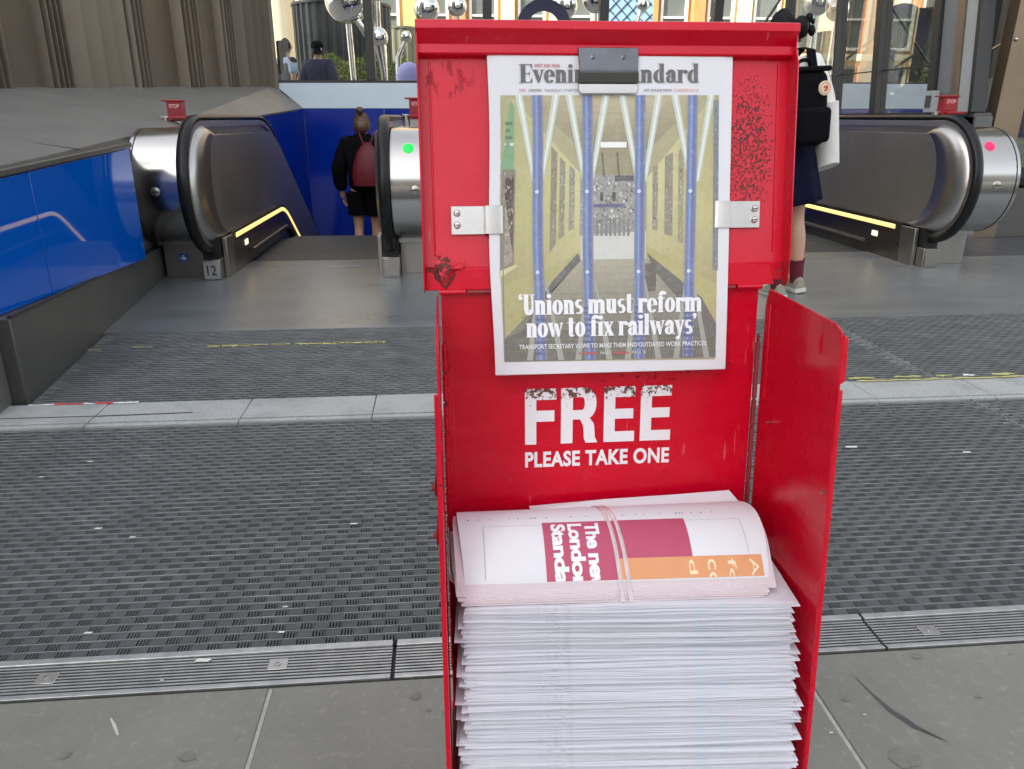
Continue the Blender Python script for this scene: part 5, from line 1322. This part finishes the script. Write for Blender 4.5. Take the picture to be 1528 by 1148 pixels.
# unseen blocks added to shade the entrance and to darken reflections
def block(x0, x1, y0, y1, h, label, m):
    e = empty('unseen_block', ((x0 + x1) / 2, (y0 + y1) / 2, 0), label, 'building')
    MB().box(x0, x1, y0, y1, -.055, h).build('wall', m, e)
    z_ = 1.2
    while z_ < h - 2:
        MB().box(x0 - .03, x1 + .03, y0 - .03, y1 + .03, z_, z_ + 1.7).build('window_band', WGL, e); z_ += 3.4
    MB().box(x0 - .3, x1 + .3, y0 - .3, y1 + .3, h + .001, h + .5).build('standin_parapet', m, e)
BLK = mat('added_block_stone', (.42, .40, .37), .7, ns=.5, na=.15)
block(-30, -12, -15, 5.5, 23, 'unseen tall pale block added beside the entrance to keep the sun off it', BLK)
block(-10, 40, -48, -36, 11, 'unseen long low block added opposite the entrance for contrast in the reflections', BLK)

# ------------------------------------------------------------------ people
SKIN = mat('skin', (.52, .29, .20), .5, ns=12, na=.08); HAIRB = mat('dark_hair', (.006, .005, .005), .5, ns=120, na=.4, spec=.15); HAIRL = mat('light_brown_hair', (.085, .045, .022), .45, ns=90, na=.4, stretch=(1, 1, .2))
HAIRM = mat('brown_hair', (.012, .006, .004), .6, ns=90, na=.4, spec=.05)
def skin_mesh(name, nodes, edges, root, m, parent, sub=2):
    names = list(nodes); ix = {k: i for i, k in enumerate(names)}
    me = bpy.data.meshes.new('tmp'); me.from_pydata([nodes[k][0] for k in names], [(ix[a], ix[b]) for a, b in edges], [])
    ob = bpy.data.objects.new('tmp', me); COL.objects.link(ob)
    ob.modifiers.new('skin', 'SKIN')
    for i, k in enumerate(names):
        r = nodes[k][1]; sv = me.skin_vertices[0].data[i]; sv.radius = r if isinstance(r, tuple) else (r, r); sv.use_root = (k == root)
    s = ob.modifiers.new('sub', 'SUBSURF'); s.levels = sub; s.render_levels = sub
    dg = bpy.context.evaluated_depsgraph_get(); dg.update()
    res = bpy.data.meshes.new_from_object(ob.evaluated_get(dg)); bpy.data.objects.remove(ob); bpy.data.meshes.remove(me)
    res.name = name; res.materials.clear(); res.materials.append(m)
    for p in res.polygons: p.use_smooth = True
    o = bpy.data.objects.new(name, res); COL.objects.link(o); o.parent = parent; return o
class LB(MB):      # mesh in the person's own coordinates
    def lbuild(s, name, m, parent, smooth=True, **k):
        o = s.build(name, m, None, smooth=smooth, **k); o.parent = parent; return o
def ringz(cx, cy, z, rx, ry, n=20, p=0.0, w=0):
    return [(cx + rx * cos(2 * pi * k / n) * (1 + p * sin(w * 2 * pi * k / n)), cy + ry * sin(2 * pi * k / n) * (1 + p * sin(w * 2 * pi * k / n)), z) for k in range(n)]
def person(loc, rotz, label, arms=None, stride=0.0, h=1.6, skin=SKIN, lean=0.0):
    k = h / 1.62
    root = empty('person', loc, label, 'person'); root.rotation_euler = (0, lean, rotz); root.scale = (k, k, k)
    N = {'pel': ((0, 0, .92), (.145, .105)), 'sp': ((0, .005, 1.08), (.120, .090)), 'ch': ((0, 0, 1.26), (.145, .098)), 'nk': ((0, 0, 1.385), .052), 'nk2': ((0, .012, 1.44), .050),
         'hd': ((0, .022, 1.50), (.070, .082)), 'hd2': ((0, .020, 1.565), (.072, .086)), 'top': ((0, .010, 1.61), .05), 'nose': ((0, .118, 1.505), .012), 'nose0': ((0, .085, 1.515), .02)}
    E = [('pel', 'sp'), ('sp', 'ch'), ('ch', 'nk'), ('nk', 'nk2'), ('nk2', 'hd'), ('hd', 'hd2'), ('hd2', 'top'), ('hd', 'nose0'), ('nose0', 'nose')]
    for s, t in ((-1, 'L'), (1, 'R')):
        st = stride * s
        N.update({'hip' + t: ((.088 * s, 0, .84), .088), 'th' + t: ((.09 * s, st * .35 + .01, .66), .074), 'kn' + t: ((.088 * s, st * .5 + .018, .47), .052), 'cf' + t: ((.088 * s, st * .75 - .015, .34), .053), 'an' + t: ((.088 * s, st - .012, .085), .034), 'he' + t: ((.088 * s, st - .02, .035), .032), 'to' + t: ((.098 * s, st + .14, .026), .030)})
        E += [('pel', 'hip' + t), ('hip' + t, 'th' + t), ('th' + t, 'kn' + t), ('kn' + t, 'cf' + t), ('cf' + t, 'an' + t), ('an' + t, 'he' + t), ('he' + t, 'to' + t)]
        a = (arms or {}).get(t) or [(.175 * s, 0, 1.33), (.222 * s, -.035, 1.08), (.228 * s, .045, .86), (.226 * s, .075, .79)]
        N.update({'sh' + t: (a[0], .052), 'el' + t: (a[1], .040), 'wr' + t: (a[2], .026), 'pm' + t: (a[3], (.020, .034))})
        E += [('ch', 'sh' + t), ('sh' + t, 'el' + t), ('el' + t, 'wr' + t), ('wr' + t, 'pm' + t)]
    body = skin_mesh('body', N, E, 'pel', skin, root)
    # hands: five unequal, bent fingers rooted in the palm
    for s, t in ((-1, 'L'), (1, 'R')):
        pm = Vector(N['pm' + t][0]); wr = Vector(N['wr' + t][0]); d = (pm - wr).normalized(); side_ = d.cross(Vector((1, 0, 0))).normalized(); inn_ = Vector((-s, 0, 0))
        b = LB()
        for q, (o_, L) in enumerate(((-.027, .060), (-.009, .072), (.009, .075), (.026, .066))):
            p0 = pm + side_ * o_ + d * .012; b.tube([p0, p0 + d * L * .45 + inn_ * .006, p0 + d * L * .8 + inn_ * .022, p0 + d * L * .92 + inn_ * .036], [.009, .0085, .0075, .006], 7)
        p0 = pm - d * .02 + side_ * -.030 * (1); b.tube([p0, p0 + side_ * -.022 + d * .028 + inn_ * .01, p0 + side_ * -.018 + d * .055 + inn_ * .024], [.011, .010, .007], 7)
        b.lbuild('fingers', skin, body)
    for s in (-1, 1):
        LB().ball((.072 * s, .012, 1.505), (.012, .022, .032), 10, 8).lbuild('ear', skin, body)
        LB().ball((.028 * s, .098, 1.525), (.013, .006, .007), 8, 6).lbuild('eye', BLACK, body)
    LB().ball((0, .098, 1.462), (.022, .006, .006), 8, 6).lbuild('mouth', mat('lips', (.45, .14, .12), .5) if 'lips' not in bpy.data.materials else bpy.data.materials['lips'], body)
    return root, N
def torso_cloth(root, N, m, name, zb, grow=.018, sleeves=1.0, sl_m=None):
    M = {'b': ((0, 0, zb), (.165 + grow, .125 + grow)), 'w': ((0, .003, max(zb + .06, 1.06)), (.135 + grow, .105 + grow)), 'c': ((0, -.002, 1.25), (.150 + grow, .108 + grow)), 't': ((0, 0, 1.365), (.085 + grow, .07 + grow))}
    E = [('b', 'w'), ('w', 'c'), ('c', 't')]
    for t in 'LR':
        sh, el, wr = (Vector(N[q + t][0]) for q in ('sh', 'el', 'wr'))
        M['s' + t] = (tuple(sh), .062 + grow * .8); M['e' + t] = (tuple(el), .050 + grow)
        E += [('c', 's' + t), ('s' + t, 'e' + t)]
        if sleeves > .6: M['r' + t] = (tuple(el.lerp(wr, .95)), .036 + grow * .8); E.append(('e' + t, 'r' + t))
        else: M['e' + t] = (tuple(sh.lerp(el, .75)), .056 + grow * .6)
    return skin_mesh(name, M, E, 'c', m, root)
def shoes(root, N, m, sole, lace=None):
    for t in 'LR':
        he = Vector(N['he' + t][0]); to = Vector(N['to' + t][0]); d = (to - he); d.z = 0; d.normalize(); n = Vector((-d.y, d.x, 0)); L = (to - he).length
        prof = [(-.045, .030, .085), (-.03, .038, .10), (.02, .040, .105), (.06, .043, .085), (.11, .048, .066), (.16, .046, .054), (L + .045, .034, .044), (L + .062, .016, .034)]
        b = LB(); s_ = LB()
        b.rings([[he * 1 + d * a + n * (w_ * cos(q)) + Vector((0, 0, -he.z + .022 + max(0, sin(q)) * (hh - .022) + min(0, sin(q)) * .004)) for q in [j * pi / 7 for j in range(14)]] for a, w_, hh in prof])
        sh_ = b.lbuild('shoe', m, root)
        s_.rings([[he + d * (a * 1.02 - .002) + n * ((w_ + .004) * c_) + Vector((0, 0, -he.z + z_)) for c_, z_ in ((-1, 0), (1, 0), (1.04, .014), (1, .026), (-1, .026), (-1.04, .014))] for a, w_, hh in prof]); s_.lbuild('sole', sole, sh_)
        if lace:
            for q in range(3):
                c = he + d * (.055 + q * .03) + Vector((0, 0, -he.z + .094 - q * .013)); l = LB(); l.tube([c - n * .03 - Vector((0, 0, .012)), c + Vector((0, 0, .004)), c + n * .03 - Vector((0, 0, .012))], .004, 5); l.lbuild('lace', lace, sh_)
def skirt(root, m, name, z0, z1, r0, r1, folds=9, amp=.05):
    b = LB(); R_ = []
    for j in range(9):
        f = j / 8; z = z1 + (z0 - z1) * f; rx = r1[0] + (r0[0] - r1[0]) * f; ry = r1[1] + (r0[1] - r1[1]) * f
        R_.append(ringz(0, 0, z, rx, ry, 54, amp * f, folds))
    b.rings(R_, True, False); return b.lbuild(name, m, root, solid=.006)
def hair_cap(root, m, lo=1.47, long=None):
    b = LB(); R_ = []
    for j in range(10):
        t = j / 9 * pi * .5
        R_.append([(.088 * cos(t) * cos(a), .008 + .098 * cos(t) * sin(a) * (1 if sin(a) < .2 else .80), (1.535 - (.075 if sin(a) < .15 else 0) * (1 - j / 9)) + .112 * sin(t)) for a in [k * 2 * pi / 24 for k in range(24)]])
    b.rings(R_); return b.lbuild('hair', m, root)
NAVYC = mat('navy_wool', (.005, .006, .020), .9, ns=60, na=.3, bump=.001, bs=200, spec=.1); BLKC = mat('black_cloth', (.0045, .0045, .006), .9, ns=40, na=.3, bump=.002, bs=40, spec=.08)
WHC = mat('white_shirt_cotton', (.66, .65, .60), .85, ns=20, na=.08, bump=.004, bs=22); REDBAG = mat('red_bag_nylon', (.13, .005, .014), .5, ns=20, na=.25, bump=.004, bs=30)
MAROON = mat('maroon_sock', (.11, .008, .020), .9, ns=90, na=.2); SHOE = mat('grey_trainer', (.26, .25, .20), .7, ns=40, na=.35); SOLE = mat('pale_sole', (.55, .53, .46), .7); LACE = mat('lace_white', (.68, .68, .62), .8)

# woman with the black backpack, on the right
p2, N2 = person((2.065, 4.45, 0), R(8), 'person in navy skirt and white shirt carrying a black backpack beside the red lid',
                arms={'R': [(.175, 0, 1.33), (.235, -.05, 1.07), (.19, .17, .98), (.17, .24, 1.0)], 'L': [(-.175, 0, 1.33), (-.235, -.05, 1.07), (-.19, .17, .98), (-.17, .24, 1.0)]}, stride=.035, h=1.56, lean=R(-7.5))
torso_cloth(p2, N2, WHC, 'shirt', .88, .024)
skirt(p2, NAVYC, 'skirt', .575, .93, (.205, .185), (.160, .125))
b = LB(); b.rings([[(.232 + .050 * cos(a) * (1 + .35 * f), -.06 + .080 * sin(a), 1.12 - .37 * f - .03 * sin(a) * f) for a in [k * 2 * pi / 16 for k in range(16)]] for f in (0, .3, .7, 1.0)]); b.lbuild('loose_shirt_tail', WHC, p2, angle=60)
b = LB(); b.rings([ringz(0, 0, z, r, r * .95) for z, r in ((1.372, .075), (1.40, .066), (1.418, .068))], True, False); b.lbuild('collar', WHC, p2, solid=.006)
for t in 'LR':
    an = Vector(N2['an' + t][0]); cf = Vector(N2['cf' + t][0])
    LB().tube([an + Vector((0, 0, -.03)), an.lerp(cf, .30), an.lerp(cf, .47)], [.040, .043, .050], 14).lbuild('sock', MAROON, p2)
shoes(p2, N2, SHOE, SOLE, LACE)
hair_cap(p2, HAIRB)
LB().ball((.045, -.085, 1.535), (.045, .045, .060), 14, 10).lbuild('hair_bun', HAIRB, p2)
for (dx, dz, rr) in ((.085, .030, (.022, .020, .028)), (.100, -.035, (.020, .020, .030)), (.070, -.005, (.020, .02, .026)), (.108, .010, (.010, .010, .016))):
    LB().ball((dx, -.10, 1.545 + dz), rr, 10, 8).lbuild('hair_bow', HAIRB, p2)
bpk = empty('backpack', (0, 0, 0), 'boxy black backpack with round cream badge worn on the back', 'backpack')
M2 = Matrix.Translation((2.065, 4.45, 0)) @ Matrix.Rotation(R(8), 4, 'Z') @ Matrix.Scale(1.56 / 1.62, 4)
bpk.location = M2 @ Vector((-.165, -.225, .93)); bpk.rotation_euler = (0, R(-3), R(8))
def bk_box(x0, x1, y0, y1, z0, z1, name, m, par, bev=.02, seg=3, tw=0.0):
    b = MB(); b.hexa([(x0, y0, z0), (x1, y0, z0), (x1, y1, z0), (x0, y1, z0), (x0 + tw, y0 + tw * .5, z1), (x1 - tw, y0 + tw * .5, z1), (x1 - tw, y1, z1), (x0 + tw, y1, z1)])
    o = b.build(name, m, None, bevel=bev, seg=seg); o.parent = par; return o
bk_box(-.125, .125, -.085, .085, -.03, .36, 'bag_body', BLKC, bpk, .06, 5, .018)
bk_box(-.10, .10, -.125, -.070, -.01, .17, 'front_pocket', BLKC, bpk, .028, 4)
bk_box(-.108, .108, -.080, .080, .345, .372, 'top_flap', BLKC, bpk, .014, 3)
for x in (-.06, .06):
    b = LB(); b.tube([(x * .7, .02, .365), (x * .6, .02, .395), (x * .25, .02, .405), (0, .02, .406)], .010, 8); b.lbuild('handle', BLKC, bpk)
for x in (-.10, .10):
    b = LB(); b.rings([[(x + dx, y, z), (x + dx + .05, y, z), (x + dx + .05, y + .012, z + .004), (x + dx, y + .012, z + .004)] for dx, y, z in ((-.025, .07, .33), (-.025, .12, .46), (-.025, .20, .475), (-.022, .30, .42), (-.02, .36, .28), (-.02, .35, .12))]); b.lbuild('strap', BLKC, bpk)
CRB = mat('badge_cream', (.70, .58, .42), .6); RDB = mat('badge_red', (.50, .06, .02), .6)
bc = Vector((.064, -.087, .262))
b = LB(); b.rings([[(bc.x + r * cos(a), y, bc.z + r * sin(a)) for a in [k * pi / 12 for k in range(24)]] for r, y in ((.036, bc.y + .02), (.036, bc.y), (.034, bc.y - .002))]); bad = b.lbuild('badge', CRB, bpk)
b = LB(); n = 24
b.rings([[(bc.x + r * cos(2 * pi * k / n), bc.y - .0030, bc.z + r * sin(2 * pi * k / n)) for r in (.026, .029)] for k in range(n + 1)], closed=False, caps=False); b.lbuild('badge_ring', RDB, bad, smooth=False)
b = LB(); b.add([(bc.x + u * .017, bc.y - .0032, bc.z + v * .017) for u, v in ((-.2, -1), (.5, -.8), (.9, -.1), (.8, .6), (.2, 1), (.1, .4), (-.4, .7), (-.8, .3), (-.5, 0), (-.1, .05), (.1, -.3), (-.5, -.5), (-.6, -.8))], [tuple(range(13))]); b.lbuild('badge_emblem', RDB, bad, smooth=False)

# woman going down escalator 12 with a red drawstring bag
p1, N1 = person((-.80, 8.30, -.555), R(-4), 'person in black jacket and shorts going down the escalator with red drawstring bag', stride=.05, h=1.60,
                arms={'L': [(-.175, 0, 1.33), (-.262, -.02, 1.07), (-.255, .06, .84), (-.25, .08, .77)], 'R': [(.175, 0, 1.33), (.25, .02, 1.08), (.31, .22, 1.10), (.32, .29, 1.10)]})
torso_cloth(p1, N1, BLKC, 'jacket', .80, .040)
for t in 'LR':
    hp, kn = Vector(N1['hip' + t][0]), Vector(N1['kn' + t][0])
    LB().tube([hp + Vector((0, 0, .10)), hp, hp.lerp(kn, .35), hp.lerp(kn, .62)], [.10, .118, .108, .104], 18).lbuild('shorts', BLKC, p1)
hair_cap(p1, HAIRL)
LB().ball((0, -.045, 1.655), (.042, .042, .036), 14, 10).lbuild('hair_bun', HAIRL, p1)
LB().ball((0, -.03, 1.50), (.080, .075, .075), 16, 10).lbuild('back_hair', HAIRL, p1)
b = LB(); b.rings([ringz(0, 0, z, r, r) for z, r in ((1.36, .105), (1.40, .085), (1.43, .080))], True, False); b.lbuild('collar', BLKC, p1, solid=.012)
shoes(p1, N1, BLKC, SOLE)
dbag = empty('drawstring_bag', Matrix.Translation((-.80, 8.30, -.555)) @ Vector((.06, -.20, .95)), 'dark red drawstring bag hanging on the back of the black jacket', 'bag')
b = LB(); b.rings([ringz(0, 0, z, rx, ry, 28, .02, 7) for z, rx, ry in ((-.05, .10, .03), (-.035, .155, .055), (.06, .165, .068), (.18, .145, .060), (.29, .105, .048), (.36, .050, .028), (.385, .055, .030))]); sk_ = b.lbuild('sack', REDBAG, dbag)
for x in (-1, 1):
    b = LB(); b.tube([(x * .03, 0, .36), (x * .07, .03, .46), (x * .09, .16, .49), (x * .12, .22, .42)], .007, 6); b.lbuild('cord', REDBAG, dbag)

# two people beyond the glazing
BLUEC = mat('pale_blue_shirt', (.42, .52, .70), .8); DKT = mat('dark_grey_dress', (.045, .045, .055), .85); NAVC = mat('navy_coat', (.018, .018, .060), .8)
p3, N3 = person((-2.14, 11.9, ZO), R(-48), 'person with long dark brown hair and pale blue sleeves outside the glazing', h=1.58)
torso_cloth(p3, N3, DKT, 'dress', .70, .012, .5); torso_cloth(p3, N3, BLUEC, 'shirt', 1.16, .016, .5)
hair_cap(p3, HAIRM)
b = LB(); b.rings([ringz(0, -.055 - .02 * f, 1.60 - .42 * f, .085 - .02 * f * f, .055 - .01 * f, 16, .04, 5) for f in (0, .2, .4, .6, .8, 1)]); b.lbuild('long_hair', HAIRM, p3)
shoes(p3, N3, BLKC, SOLE)
p4, N4 = person((-1.74, 12.2, ZO), R(-14), 'person in a navy coat and dark cap seen from behind outside the glazing', h=1.57)
torso_cloth(p4, N4, NAVC, 'coat', .62, .050); hair_cap(p4, HAIRB)
LB().ball((0, .01, 1.575), (.094, .104, .075), 16, 10).lbuild('cap', BLKC, p4)
LB().ball((.080, -.035, 1.53), (.010, .012, .018), 8, 8).lbuild('earphone', WHITE, p4)
for t in 'LR': LB().tube([Vector(N4[q + t][0]) for q in ('hip', 'th', 'kn', 'cf', 'an')], [.098, .085, .066, .062, .050], 14).lbuild('trousers', NAVC, p4)
shoes(p4, N4, BLKC, SOLE)
